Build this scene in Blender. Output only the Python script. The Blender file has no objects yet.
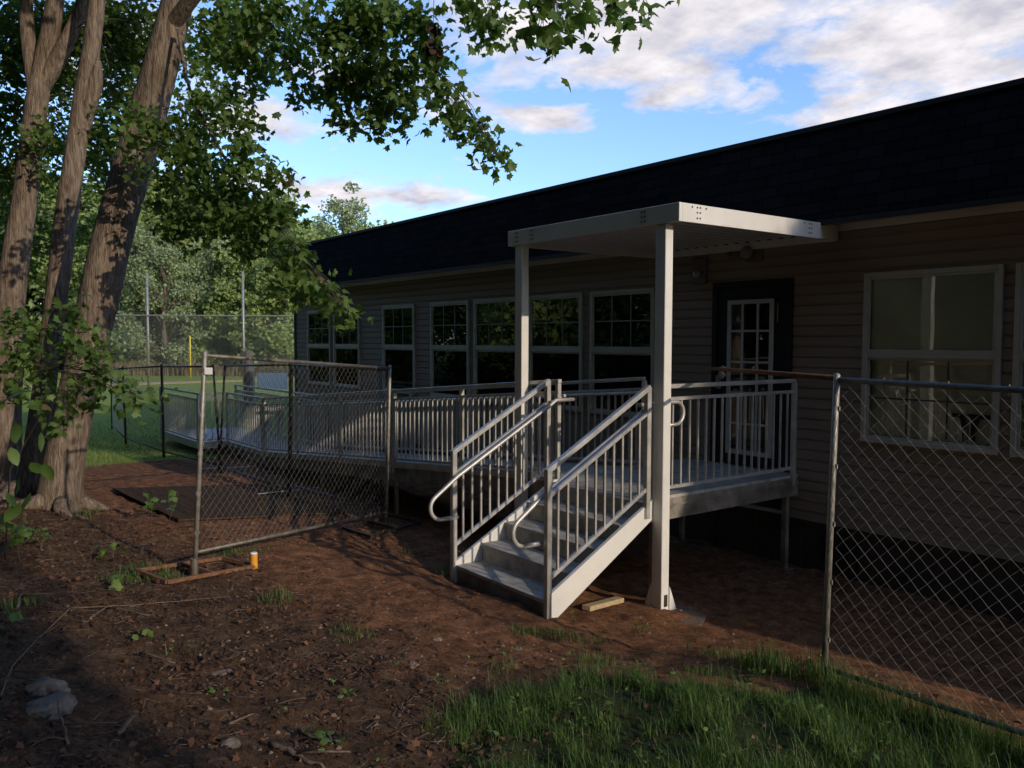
import bpy, math, random
import numpy as np
from mathutils import Vector, noise
random.seed(7); rng = np.random.default_rng(7)
C = bpy.context.scene.collection
R = math.radians

# ------------------------------------------------------------------ camera model (world: x along the facade, y towards it, z up)
F_PX, YAW, PITCH, ROLL, CAMZ = 820.0, .6515, .0519, .0031, 2.55
_U = (-math.sin(YAW), math.cos(YAW), 0); _N = (math.cos(YAW), math.sin(YAW), 0)
def _cam_axes():
    cp, sp = math.cos(PITCH), math.sin(PITCH)
    F = Vector((0, cp, -sp)); Rr = Vector((1, 0, 0)); Up = Vector((0, sp, cp))
    R2 = math.cos(ROLL)*Rr + math.sin(ROLL)*Up; U2 = -math.sin(ROLL)*Rr + math.cos(ROLL)*Up
    def w(v): return Vector((-(v.x*_U[0]+v.y*_U[1]), v.x*_N[0]+v.y*_N[1], v.z))
    return w(F), w(R2), w(U2)
FW, RT, UP = _cam_axes()
CAM = Vector((0, 0, CAMZ))
def ray(px, py): return FW + RT*((px-512)/F_PX) - UP*((py-384)/F_PX)
def at(px, py, d): return CAM + ray(px, py)*d          # a point d metres deep
def sstep(a, b, v):
    t = min(1, max(0, (v-a)/(b-a))); return t*t*(3-2*t)
_GY = [-60, -6, -2, .7, 2.2, 3.4, 4.4, 5.5, 6.5, 200]
_GZ = [1.3, 1.05, .86, .62, .44, .33, .21, .07, 0, 0]
def gz(x, y):
    b = float(np.interp(y, _GY, _GZ))
    b += .2*sstep(-4.6, -2.9, x)*(1-sstep(5.0, 6.6, y))*sstep(2.5, 4, y)
    f = sstep(-13, -20, x)
    b = b*(1-f) + .12*f
    g = sstep(20, 60, math.hypot(x+5, y-5)); b = b*(1-g) + .12*g
    return b
def gnoise(x, y):
    if x < -20 or x > 6 or y > 9 or y < -8: return 0
    v = Vector((x, y, 0))
    return .030*noise.noise(v*1.3) + .026*noise.noise(v*4.1) + .026*max(0,noise.noise(v*7.5)) + .020*abs(noise.noise(v*13)) + .008*noise.noise(v*24)
def ground(px, py):
    d = 3.0
    r = ray(px, py)
    for _ in range(60):
        p = CAM + r*d; e = p.z - gz(p.x, p.y); d += e/max(.05, -r.z)*.6
    return CAM + r*d

# ------------------------------------------------------------------ object helpers
def tag(o, label=None, cat=None, group=None, kind=None):
    if label: o['label'] = label
    if cat: o['category'] = cat
    if group: o['group'] = group
    if kind: o['kind'] = kind
    return o
def empty(name, loc, label, cat, group=None, rz=0):
    o = bpy.data.objects.new(name, None); C.objects.link(o); o.location = loc; o.rotation_euler = (0, 0, rz)
    o.empty_display_size = .1
    return tag(o, label, cat, group)
class MB:
    def __init__(s): s.v = []; s.f = []
    def hexa(s, p):
        n = len(s.v); s.v += [tuple(q) for q in p]
        s.f += [tuple(n+i for i in q) for q in ((0,3,2,1),(4,5,6,7),(0,1,5,4),(1,2,6,5),(2,3,7,6),(3,0,4,7))]; return s
    def box(s, a, b):
        x0,x1=sorted((a[0],b[0])); y0,y1=sorted((a[1],b[1])); z0,z1=sorted((a[2],b[2]))
        return s.hexa([(x0,y0,z0),(x1,y0,z0),(x1,y1,z0),(x0,y1,z0),(x0,y0,z1),(x1,y0,z1),(x1,y1,z1),(x0,y1,z1)])
    def bar(s, p0, p1, w, h, up=(0,0,1)):
        p0, p1 = Vector(p0), Vector(p1); d = (p1-p0).normalized(); u = Vector(up)
        if abs(d.dot(u)) > .99: u = Vector((0,1,0))
        sd = d.cross(u).normalized(); u2 = sd.cross(d).normalized()
        a, b = sd*w/2, u2*h/2
        return s.hexa([p0-a-b,p0+a-b,p1+a-b,p1-a-b,p0-a+b,p0+a+b,p1+a+b,p1-a+b])
    def tube(s, pts, r, seg=8, cap=True):
        pts = [Vector(p) for p in pts]; rs = r if isinstance(r, (list, tuple)) else [r]*len(pts)
        n0 = len(s.v); prev = None
        for i, p in enumerate(pts):
            d = (pts[min(i+1,len(pts)-1)]-pts[max(i-1,0)]).normalized()
            if prev is None:
                u = Vector((0,0,1)) if abs(d.z) < .9 else Vector((1,0,0)); a = d.cross(u).normalized()
            else:
                a = (prev - d*prev.dot(d)).normalized()
            prev = a; b = d.cross(a)
            for k in range(seg):
                t = 2*math.pi*k/seg; s.v.append(tuple(p + (a*math.cos(t)+b*math.sin(t))*rs[i]))
        for i in range(len(pts)-1):
            for k in range(seg):
                k2 = (k+1) % seg; s.f.append((n0+i*seg+k, n0+i*seg+k2, n0+(i+1)*seg+k2, n0+(i+1)*seg+k))
        if cap:
            s.f.append(tuple(n0+k for k in range(seg))[::-1]); e = n0+(len(pts)-1)*seg; s.f.append(tuple(e+k for k in range(seg)))
        return s
    def extrude(s, prof, a, b, ax='x'):          # closed profile of (p,q) pairs swept along an axis from a to b
        n = len(s.v); m = len(prof)
        for t in (a, b):
            for p, q in prof:
                s.v.append({'x': (t,p,q), 'y': (p,t,q), 'z': (p,q,t)}[ax])
        for i in range(m): j = (i+1) % m; s.f.append((n+i, n+j, n+m+j, n+m+i))
        s.f.append(tuple(range(n, n+m))[::-1]); s.f.append(tuple(range(n+m, n+2*m))); return s
    def build(s, name, mat, parent=None, smooth=False, bevel=0):
        me = bpy.data.meshes.new(name); me.from_pydata(s.v, [], s.f)
        if parent is not None:
            off = parent_origin(parent); me.transform(__import__('mathutils').Matrix.Translation(-off))
        o = bpy.data.objects.new(name, me); C.objects.link(o); me.materials.append(mat)
        if parent is not None: o.parent = parent
        if smooth: me.polygons.foreach_set('use_smooth', [True]*len(me.polygons))
        import bmesh
        bm = bmesh.new(); bm.from_mesh(me); bmesh.ops.recalc_face_normals(bm, faces=bm.faces)
        if bevel:
            bmesh.ops.bevel(bm, geom=list(bm.edges), offset=bevel, segments=1, affect='EDGES', clamp_overlap=True)
        bm.to_mesh(me); bm.free()
        return o
def parent_origin(p):
    o = Vector((0,0,0))
    while p is not None: o += Vector(p.location); p = p.parent
    return o
def npmesh(name, V, Fc, mat, attr=None, parent=None, smooth=False):
    """V (n,3); Fc (m,k) uniform polygons; attr: per-vertex float 'rnd'"""
    V = np.asarray(V, np.float32)
    if parent is not None: V = V - np.array(parent_origin(parent), np.float32)
    me = bpy.data.meshes.new(name); m, k = Fc.shape
    me.vertices.add(len(V)); me.vertices.foreach_set('co', V.ravel())
    me.loops.add(m*k); me.loops.foreach_set('vertex_index', Fc.astype(np.int32).ravel())
    me.polygons.add(m); me.polygons.foreach_set('loop_start', np.arange(0, m*k, k, dtype=np.int32))
    if smooth: me.polygons.foreach_set('use_smooth', np.ones(m, bool))
    if attr is not None:
        a = me.attributes.new('rnd', 'FLOAT', 'POINT'); a.data.foreach_set('value', np.asarray(attr, np.float32))
    me.update(calc_edges=True); me.validate()
    o = bpy.data.objects.new(name, me); C.objects.link(o)
    if mat: me.materials.append(mat)
    if parent is not None: o.parent = parent
    return o

# ------------------------------------------------------------------ materials
def mat(name):
    m = bpy.data.materials.new(name); m.use_nodes = True; nt = m.node_tree
    return m, nt, nt.nodes['Principled BSDF']
def N(nt, t, **kw):
    n = nt.nodes.new(t)
    for k, v in kw.items():
        if k in n.inputs: n.inputs[k].default_value = v
        else: setattr(n, k, v)
    return n
def ramp(nt, stops):
    r = nt.nodes.new('ShaderNodeValToRGB'); e = r.color_ramp.elements
    while len(e) < len(stops): e.new(.5)
    for i, (p, c) in enumerate(stops): e[i].position = p; e[i].color = (*c, 1) if len(c) == 3 else c
    return r
def coords(nt, scale=(1,1,1), rnd=False):
    tc = N(nt, 'ShaderNodeTexCoord'); mp = N(nt, 'ShaderNodeMapping'); mp.inputs['Scale'].default_value = scale
    if rnd: nt.links.new(tc.outputs['Object'], mp.inputs['Vector'])
    else:
        g = N(nt, 'ShaderNodeNewGeometry'); nt.links.new(g.outputs['Position'], mp.inputs['Vector'])
    return mp.outputs['Vector']
def surf(name, c0, c1, rough=.6, metal=0, scale=6, bump=.0, bscale=40, stretch=(1,1,1), lo=.35, hi=.65, spec=.5, rvar=.1):
    m, nt, p = mat(name); L = nt.links.new
    v = coords(nt, stretch)
    n = N(nt, 'ShaderNodeTexNoise', Scale=scale, Detail=8, Roughness=.62); L(v, n.inputs['Vector'])
    r = ramp(nt, [(lo, c0), (hi, c1)]); L(n.outputs['Fac'], r.inputs['Fac']); L(r.outputs['Color'], p.inputs['Base Color'])
    p.inputs['Metallic'].default_value = metal; p.inputs['Specular IOR Level'].default_value = spec
    mr = N(nt, 'ShaderNodeMapRange'); mr.inputs['To Min'].default_value = rough-rvar; mr.inputs['To Max'].default_value = rough+rvar
    L(n.outputs['Fac'], mr.inputs['Value']); L(mr.outputs['Result'], p.inputs['Roughness'])
    if bump:
        n2 = N(nt, 'ShaderNodeTexNoise', Scale=bscale, Detail=6, Roughness=.6); L(v, n2.inputs['Vector'])
        b = N(nt, 'ShaderNodeBump', Strength=bump, Distance=.01); L(n2.outputs['Fac'], b.inputs['Height']); L(b.outputs['Normal'], p.inputs['Normal'])
    return m
M = {}
M['alu'] = surf('aluminium', (.38,.36,.32), (.58,.555,.50), .42, .45, 5, .15, 60)
M['alu_tread'] = surf('tread_aluminium', (.24,.22,.19), (.52,.49,.44), .6, .1, 7, .35, 90, lo=.3, hi=.68)
M['alu_dark'] = surf('dark_aluminium', (.12,.095,.07), (.30,.265,.22), .6, .2, 5, .3, 60)  # darker, browner aluminium tone for beams, legs and bottom riser
M['cream'] = surf('cream_coated_aluminium', (.66,.63,.56), (.74,.71,.64), .42, 0, 2.5, .04, 30)
M['cream_ceiling'] = surf('cream_ceiling_panel', (.60,.57,.52), (.68,.65,.60), .5, 0, 2.5, .04, 30)
M['siding'] = surf('vinyl_siding', (.245,.185,.135), (.295,.225,.168), .65, 0, 1.7, .12, 70, (.35,1,3), spec=.2)
M['trim'] = surf('eave_trim', (.56,.50,.41), (.64,.58,.49), .5, 0, 2)
M['window_frame'] = surf('window_frame_vinyl', (.40,.37,.30), (.48,.45,.375), .45, 0, 3)
M['muntin'] = surf('window_grid', (.18,.18,.15), (.24,.24,.20), .5, 0, 3)
M['muntin_dark'] = surf('window_grid_dark', (.03,.03,.028), (.045,.045,.04), .5, 0, 3)
M['black_door'] = surf('black_painted_door', (.006,.0065,.008), (.010,.011,.013), .55, 0, 3, spec=.25)
M['door_frame'] = surf('bronze_door_frame', (.03,.022,.016), (.045,.034,.025), .5, 0, 3)
M['white_lite'] = surf('door_lite_grid', (.46,.45,.40), (.54,.53,.48), .5, 0, 4)
M['skirt'] = surf('dark_skirting', (.035,.027,.02), (.06,.045,.033), .8, 0, 5, .3, 30)
M['galv'] = surf('galvanised_steel', (.21,.195,.165), (.37,.35,.31), .5, .4, 12, .2, 80)
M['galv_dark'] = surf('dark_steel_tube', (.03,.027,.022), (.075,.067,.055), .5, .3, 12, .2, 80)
M['wire'] = surf('galvanised_wire', (.34,.31,.26), (.50,.46,.39), .38, .7, 12)
M['galv_worn'] = surf('worn_steel_tube', (.10,.085,.06), (.20,.175,.135), .5, .25, 12, .2, 80)
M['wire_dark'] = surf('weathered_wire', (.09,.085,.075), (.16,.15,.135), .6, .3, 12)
M['rust'] = surf('rusty_steel', (.11,.045,.02), (.24,.11,.05), .85, 0, 22, .6, 90)
M['rust_orange'] = surf('rusty_orange_pipe', (.12,.045,.018), (.20,.078,.028), .8, 0, 14, .4, 90)
M['rock'] = surf('grey_rock', (.115,.095,.075), (.20,.17,.138), .95, 0, 14, 1.0, 45, spec=.1)
M['redrock'] = surf('reddish_stone', (.18,.11,.075), (.28,.19,.13), .9, 0, 9, .8, 30)
M['lumber'] = surf('raw_lumber', (.40,.29,.14), (.55,.42,.23), .75, 0, 3, .3, 40, (1,8,8))
M['board'] = surf('weathered_plywood', (.045,.028,.017), (.095,.062,.038), .98, 0, 3, .5, 20, (1,6,1), spec=.05)
M['yellow'] = surf('yellow_paint', (.62,.26,.02), (.78,.36,.03), .6, 0, 8)
M['ypole'] = surf('yellow_pole_paint', (.62,.45,.03), (.72,.54,.05), .6, 0, 8)
M['white'] = surf('white_vinyl_banner', (.80,.79,.77), (.86,.85,.83), .6, 0, 3)
M['cloth'] = surf('grey_cloth', (.20,.18,.15), (.34,.31,.27), .9, 0, 20, .4, 60)
M['concrete'] = surf('concrete_pad', (.10,.062,.042), (.20,.145,.105), .9, 0, 8, .6, 50)
M['interior'] = surf('interior_wall', (.55,.55,.50), (.62,.62,.57), .9, 0, 2)
M['haze_sheet'] = surf('pane_haze_sheet', (.80,.80,.80), (.87,.87,.88), .9, 0, 3)  # pale colour stands in for reflection and room light in the large windows
M['lamp_glass'] = surf('lamp_lens', (.20,.195,.18), (.28,.27,.25), .25, 0, 3)
M['lamp_body'] = surf('lamp_housing', (.10,.085,.07), (.13,.115,.10), .5, 0, 3)
M['black'] = surf('black_rubber', (.008,.008,.008), (.014,.014,.014), .7, 0, 3)
M['woodpole'] = surf('weathered_pole', (.07,.06,.05), (.13,.115,.10), .9, 0, 5, .4, 30, (4,4,.5))
M['stick'] = surf('dead_stick', (.09,.055,.035), (.20,.14,.10), .9, 0, 30, .5, 60)
M['branch'] = surf('twig_bark', (.05,.038,.028), (.10,.08,.06), .9, 0, 12, .5, 40)

# bark
def bark(name, c0, c1, c2):
    m, nt, p = mat(name); L = nt.links.new
    v = coords(nt, (13,13,2.2), True)
    n = N(nt, 'ShaderNodeTexNoise', Scale=2.2, Detail=10, Roughness=.68, Distortion=.4); L(v, n.inputs['Vector'])
    v2 = coords(nt, (1,1,.5), True)
    n2 = N(nt, 'ShaderNodeTexNoise', Scale=2.0, Detail=5); L(v2, n2.inputs['Vector'])
    r = ramp(nt, [(.34, c0), (.50, c1), (.68, c2)]); L(n.outputs['Fac'], r.inputs['Fac'])
    mx = N(nt, 'ShaderNodeMix', data_type='RGBA', blend_type='MULTIPLY'); mx.inputs['Factor'].default_value = .6
    r2 = ramp(nt, [(.35, (.55,.5,.42)), (.65, (1.05,1,.95))]); L(n2.outputs['Fac'], r2.inputs['Fac'])
    L(r.outputs['Color'], mx.inputs['A']); L(r2.outputs['Color'], mx.inputs['B']); L(mx.outputs['Result'], p.inputs['Base Color'])
    p.inputs['Roughness'].default_value = .92; p.inputs['Specular IOR Level'].default_value = .2
    vo = N(nt, 'ShaderNodeTexVoronoi', Scale=3.0); vo.feature = 'DISTANCE_TO_EDGE'; L(v, vo.inputs['Vector'])
    ad = N(nt, 'ShaderNodeMath', operation='MULTIPLY_ADD'); ad.inputs[1].default_value = .6; L(vo.outputs['Distance'], ad.inputs[0]); L(n.outputs['Fac'], ad.inputs[2])
    b = N(nt, 'ShaderNodeBump', Strength=.8, Distance=.03); L(ad.outputs[0], b.inputs['Height']); L(b.outputs['Normal'], p.inputs['Normal'])
    return m
M['bark'] = bark('maple_bark', (.080,.058,.042), (.195,.150,.112), (.33,.27,.21))
M['bark2'] = bark('grey_bark', (.05,.04,.03), (.15,.12,.09), (.25,.21,.17))

def leafmat(name, stops, trans=.35, rough=.5, tr_tint=(1.3,1.25,.55)):
    m, nt, p = mat(name); L = nt.links.new
    a = N(nt, 'ShaderNodeAttribute', attribute_name='rnd')
    r = ramp(nt, stops); L(a.outputs['Fac'], r.inputs['Fac']); L(r.outputs['Color'], p.inputs['Base Color'])
    p.inputs['Roughness'].default_value = rough; p.inputs['Specular IOR Level'].default_value = .35
    t = N(nt, 'ShaderNodeBsdfTranslucent'); mx = N(nt, 'ShaderNodeMixShader'); mx.inputs[0].default_value = trans
    tm = N(nt, 'ShaderNodeMix', data_type='RGBA', blend_type='MULTIPLY'); tm.inputs['Factor'].default_value = 1
    tm.inputs['B'].default_value = (*tr_tint, 1); L(r.outputs['Color'], tm.inputs['A'])
    L(tm.outputs['Result'], t.inputs['Color']); L(p.outputs[0], mx.inputs[1]); L(t.outputs[0], mx.inputs[2])
    L(mx.outputs[0], nt.nodes['Material Output'].inputs['Surface'])
    return m
M['leaf'] = leafmat('maple_leaf', [(0,(.065,.115,.028)), (.5,(.12,.20,.048)), (.93,(.19,.285,.075)), (1,(.18,.14,.06))], .5)
M['leaf_sap'] = leafmat('sapling_leaf', [(0,(.07,.14,.03)), (.6,(.13,.22,.05)), (1,(.21,.30,.08))], .4)
M['leaf_far'] = leafmat('woodland_leaf', [(0,(.15,.20,.055)), (.5,(.24,.31,.09)), (1,(.34,.40,.15))], .3, .7, (1.1,1.1,.6))
M['leaf_pale'] = leafmat('pale_woodland_leaf', [(0,(.19,.24,.11)), (.5,(.27,.33,.16)), (1,(.36,.41,.22))], .3, .7, (1.1,1.1,.6))
M['leaf_dark'] = leafmat('shaded_wood_leaf', [(0,(.022,.042,.014)), (.5,(.038,.068,.022)), (1,(.06,.10,.03))], .3, .7)
M['grass'] = leafmat('grass_blade', [(0,(.05,.095,.020)), (.5,(.09,.165,.034)), (.85,(.15,.235,.06)), (1,(.30,.26,.12))], .3, .55, (1.2,1.2,.6))
M['field_grass'] = leafmat('field_grass_blade', [(0,(.10,.16,.03)), (.5,(.18,.26,.05)), (1,(.28,.34,.10))], .3, .6, (1.1,1.1,.6))
M['drygrass'] = leafmat('dry_grass', [(0,(.17,.15,.07)), (.5,(.26,.21,.11)), (1,(.36,.29,.17))], .3, .8, (1,1,1))
M['litter'] = leafmat('dead_leaves', [(0,(.04,.022,.012)), (.6,(.10,.046,.024)), (.92,(.20,.095,.045)), (1,(.36,.21,.11))], .1, .85, (1,1,1))
M['deadleaf'] = leafmat('brown_hanging_leaf', [(0,(.05,.03,.02)), (1,(.10,.06,.035))], .2, .85, (1,1,1))

# glass: reflective pane one can see through
def glassmat(name, tint, ior=2.0):
    m, nt, p = mat(name); L = nt.links.new; nt.nodes.remove(p)
    fr = N(nt, 'ShaderNodeFresnel', IOR=ior); g = N(nt, 'ShaderNodeBsdfGlossy', Roughness=.012); g.inputs['Color'].default_value = (.9,.95,.92,1)
    t = N(nt, 'ShaderNodeBsdfTransparent'); t.inputs['Color'].default_value = (*tint, 1)
    mx = N(nt, 'ShaderNodeMixShader'); L(fr.outputs[0], mx.inputs[0]); L(t.outputs[0], mx.inputs[1]); L(g.outputs[0], mx.inputs[2])
    v = coords(nt); n = N(nt, 'ShaderNodeTexNoise', Scale=1.6, Detail=1); L(v, n.inputs['Vector'])
    b = N(nt, 'ShaderNodeBump', Strength=.05, Distance=.02); L(n.outputs['Fac'], b.inputs['Height']); L(b.outputs['Normal'], g.inputs['Normal'])
    L(mx.outputs[0], nt.nodes['Material Output'].inputs['Surface']); return m
M['glass'] = glassmat('window_glass', (.42,.45,.42))
M['glass_dark'] = glassmat('dark_window_glass', (.25,.26,.25), 1.33)  # darker tint and weaker reflection for the lower panes
M['glass_clear'] = glassmat('clear_window_glass', (.96,.98,.95), 1.5)

# shingles
m, nt, p = mat('black_shingles'); L = nt.links.new
g = N(nt, 'ShaderNodeNewGeometry'); sep = N(nt, 'ShaderNodeSeparateXYZ'); L(g.outputs['Position'], sep.inputs[0])
cb = N(nt, 'ShaderNodeCombineXYZ'); L(sep.outputs['X'], cb.inputs['X']); L(sep.outputs['Z'], cb.inputs['Y'])
br = N(nt, 'ShaderNodeTexBrick', Scale=1.0); br.inputs['Brick Width'].default_value = .3; br.inputs['Row Height'].default_value = .13
br.inputs['Mortar Size'].default_value = .006; br.inputs['Color1'].default_value = (.010,.010,.011,1); br.inputs['Color2'].default_value = (.018,.018,.020,1); br.inputs['Mortar'].default_value = (.003,.003,.003,1)
L(cb.outputs[0], br.inputs['Vector']); L(br.outputs['Color'], p.inputs['Base Color']); p.inputs['Roughness'].default_value = 1; p.inputs['Specular IOR Level'].default_value = .04
bp = N(nt, 'ShaderNodeBump', Strength=.6, Distance=.01); L(br.outputs['Fac'], bp.inputs['Height']); bp.invert = True; L(bp.outputs['Normal'], p.inputs['Normal'])
M['shingle'] = m

# ground
m, nt, p = mat('ground_soil'); L = nt.links.new
v = coords(nt)
def noise_n(s, d=8, ro=.6, dist=0):
    n = N(nt, 'ShaderNodeTexNoise', Scale=s, Detail=d, Roughness=ro, Distortion=dist); L(v, n.inputs['Vector']); return n.outputs['Fac']
def mixc(f, a, b, bt='MIX'):
    x = N(nt, 'ShaderNodeMix', data_type='RGBA', blend_type=bt)
    for s, val in (('Factor', f), ('A', a), ('B', b)):
        if hasattr(val, 'is_linked') or hasattr(val, 'links'): L(val, x.inputs[s])
        else: x.inputs[s].default_value = val if s == 'Factor' else (*val, 1)
    return x.outputs['Result']
n1 = noise_n(.9, 6, .6, .6); n2 = noise_n(7, 9, .68); n3 = noise_n(34, 8, .7); n4 = noise_n(110, 4, .6)
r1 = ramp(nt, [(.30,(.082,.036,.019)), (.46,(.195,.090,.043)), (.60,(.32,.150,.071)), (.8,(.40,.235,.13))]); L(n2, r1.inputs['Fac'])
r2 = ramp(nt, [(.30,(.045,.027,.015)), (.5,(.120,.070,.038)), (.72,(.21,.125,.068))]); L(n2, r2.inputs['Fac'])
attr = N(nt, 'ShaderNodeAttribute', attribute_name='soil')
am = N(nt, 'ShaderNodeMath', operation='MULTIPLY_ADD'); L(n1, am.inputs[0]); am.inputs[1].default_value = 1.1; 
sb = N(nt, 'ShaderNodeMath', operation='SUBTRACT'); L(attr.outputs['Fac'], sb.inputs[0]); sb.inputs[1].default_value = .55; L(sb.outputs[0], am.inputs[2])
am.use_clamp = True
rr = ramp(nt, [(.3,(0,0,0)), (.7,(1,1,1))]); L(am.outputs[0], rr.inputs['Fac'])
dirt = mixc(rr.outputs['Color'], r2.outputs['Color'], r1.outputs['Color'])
r3 = ramp(nt, [(.34,(.30,.26,.24)), (.48,(.9,.9,.9)), (.70,(1.5,1.4,1.3))]); L(n3, r3.inputs['Fac'])
dirt = mixc(.75, dirt, r3.outputs['Color'], 'MULTIPLY')
ag = N(nt, 'ShaderNodeAttribute', attribute_name='turf')
rg = ramp(nt, [(.3,(.17,.23,.042)), (.5,(.25,.31,.06)), (.7,(.31,.35,.09))]); L(n2, rg.inputs['Fac'])
gm = N(nt, 'ShaderNodeMath', operation='MULTIPLY_ADD'); L(n3, gm.inputs[0]); gm.inputs[1].default_value = .5
sb2 = N(nt, 'ShaderNodeMath', operation='SUBTRACT'); L(ag.outputs['Fac'], sb2.inputs[0]); sb2.inputs[1].default_value = .25; L(sb2.outputs[0], gm.inputs[2])
rgm = ramp(nt, [(.40,(0,0,0)), (.60,(1,1,1))]); L(gm.outputs[0], rgm.inputs['Fac'])
af = N(nt, 'ShaderNodeAttribute', attribute_name='far')
rgn = ramp(nt, [(.3,(.035,.045,.016)), (.5,(.055,.075,.022)), (.7,(.09,.10,.035))]); L(n2, rgn.inputs['Fac'])
lawn = mixc(af.outputs['Fac'], rgn.outputs['Color'], rg.outputs['Color'])
col = mixc(rgm.outputs['Color'], dirt, lawn); L(col, p.inputs['Base Color'])
p.inputs['Roughness'].default_value = .95; p.inputs['Specular IOR Level'].default_value = .15
ma = N(nt, 'ShaderNodeMath', operation='MULTIPLY_ADD'); L(n3, ma.inputs[0]); ma.inputs[1].default_value = .7; L(n4, ma.inputs[2])
b = N(nt, 'ShaderNodeBump', Strength=.9, Distance=.03); L(ma.outputs[0], b.inputs['Height']); L(b.outputs['Normal'], p.inputs['Normal'])
M['ground'] = m
M['infield'] = surf('infield_clay', (.48,.33,.14), (.58,.42,.20), .95, 0, 1)

# ------------------------------------------------------------------ ground
_BY = [-3, 0, 1.2, 1.8, 2.4, 3.0, 3.5, 3.9, 4.3, 4.75, 5.1, 5.4]
_BX = [3.2, -.9, -2.3, -3.0, -3.85, -3.95, -3.8, -3.35, -2.7, -2.2, -.4, 3]
def turf(x, y):
    """1 where the lawn grows, 0 on bare soil"""
    if x < -12:                                   # the playing field beyond the fences
        w = .7*noise.noise(Vector((x*.6, y*.6, 3)))
        d = -(x + 16.3 + w + .28*max(0, y-1.5)) if y > 1.5 else -(x+16.3+w)
        return sstep(-.7, .7, d)
    if y > 5.6 or y < -3: return 1 if y < -3 else 0
    b = float(np.interp(y, _BY, _BX)) + .75*noise.noise(Vector((x*1.7, y*1.7, 0)))+.3*noise.noise(Vector((x*5, y*5, 0)))
    return sstep(-.25, .3, x-b)
def axis(lo, hi, step, far, f=1.12):
    a = list(np.arange(lo, hi+1e-6, step)); s = step; x = lo
    L_ = []
    while x > -far: s *= f; x -= s; L_.append(x)
    s = step; x = hi; Rr = []
    while x < far: s *= f; x += s; Rr.append(x)
    return np.array(L_[::-1] + a + Rr)
xs = axis(-13, -.5, .042, 420); ys = axis(.2, 8.6, .042, 420)
V = np.zeros((len(xs)*len(ys), 3), np.float32); so = np.zeros(len(V)); fr = np.zeros(len(V)); tu = np.zeros(len(V)); k = 0
for y in ys:
    for x in xs:
        V[k] = (x, y, gz(x, y)+gnoise(x, y))
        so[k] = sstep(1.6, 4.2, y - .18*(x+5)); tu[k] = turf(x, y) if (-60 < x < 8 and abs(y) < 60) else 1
        if y > 5.4 and x > -15: tu[k] = 0
        fr[k] = sstep(-11, -14, x)
        k += 1
nx, ny = len(xs), len(ys)
ii = (np.arange(ny-1)[:,None]*nx + np.arange(nx-1)[None,:]).ravel()
Fq = np.stack([ii, ii+1, ii+1+nx, ii+nx], 1)
o = npmesh('ground', V, Fq, M['ground'], smooth=True)
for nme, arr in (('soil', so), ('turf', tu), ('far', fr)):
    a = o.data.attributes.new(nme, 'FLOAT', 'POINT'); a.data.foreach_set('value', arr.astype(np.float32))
tag(o, 'bare red-brown soil and lawn running out to the playing field', 'ground', kind='structure')
mb = MB(); pts = [(-46,-30),(-48,-30),(-51,30),(-49,30)]
mb.v = [(x,y,.135) for x,y in pts] + [(x,y,.11) for x,y in pts]
mb.f = [(0,1,2,3),(4,7,6,5),(0,4,5,1),(1,5,6,2),(2,6,7,3),(3,7,4,0)]
tag(mb.build('infield_path', M['infield']), 'strip of orange infield clay across the far green field', 'path', kind='structure')

# ------------------------------------------------------------------ modular building
WY = 8.16; XL, XR = -19.66, 9.0; EAVE = 3.75; DECK = 1.065
bld = empty('modular_building', (-6, WY, 0), 'long single-storey building with taupe lap siding and black shingled mansard roof', 'building')
WT, WB = 3.270, 1.514
wins = [(-19.0+.17,-17.55), (-17.37,-16.10), (-15.05,-13.77), (-13.18,-11.91), (-11.75,-10.49), (-10.22,-8.965), (-8.79,-7.535), (-4.605,-3.265), (-3.16,-1.82)]
DX0, DX1, DTOP = -6.585, -5.455, 3.275
# siding: lap courses with real steps, cut around openings
mb = MB(); cz = .56; ch = .1150
while cz < EAVE-.002:
    z1 = min(cz+ch, EAVE)
    cuts = sorted([(a+.03, b-.03) for a, b in wins if cz >= WB-.03 and z1 <= WT+.012] + ([(DX0+.03, DX1-.03)] if z1 <= DTOP+.012 else []))
    x = XL
    segs = []
    for a, b in cuts: segs.append((x, a)); x = b
    segs.append((x, XR))
    for a, b in segs:
        mb.extrude([(WY-.017, cz), (WY-.014, cz+.010), (WY-.010, z1-.022), (WY-.001, z1-.016), (WY, z1), (WY+.03, z1), (WY+.03, cz)], a, b)
    cz += ch
mb.build('siding_wall', M['siding'], bld)
mb = MB()   # remaining walls (end and back) and the floor
mb.box((XL, WY+.031, .5), (XL+.12, WY+12, EAVE)); mb.box((XR-.12, WY+.031, .5), (XR, WY+12, EAVE)); mb.box((XL+.13, WY+11.88, .5), (XR-.13, WY+12, EAVE))
mb.build('end_wall', M['siding'], bld)
MB().box((XL-.012, WY-.03, .56), (XL+.09, WY+.012, EAVE)).box((XL-.012,WY+.0125,.56),(XL-.002,WY+.1,EAVE)).build('corner_trim', M['black'], bld)
mb = MB(); mb.box((XL+.13, WY+5.2, .6), (XR-.13, WY+5.3, EAVE-.01)).box((XL+.13, WY+.05, .5), (XR-.13, WY+11.87, .6)).box((XL+.13, WY+.05, EAVE-.5), (XR-.13, WY+5.1, EAVE-.45))
mb.build('interior_partition', M['interior'], bld)
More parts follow.
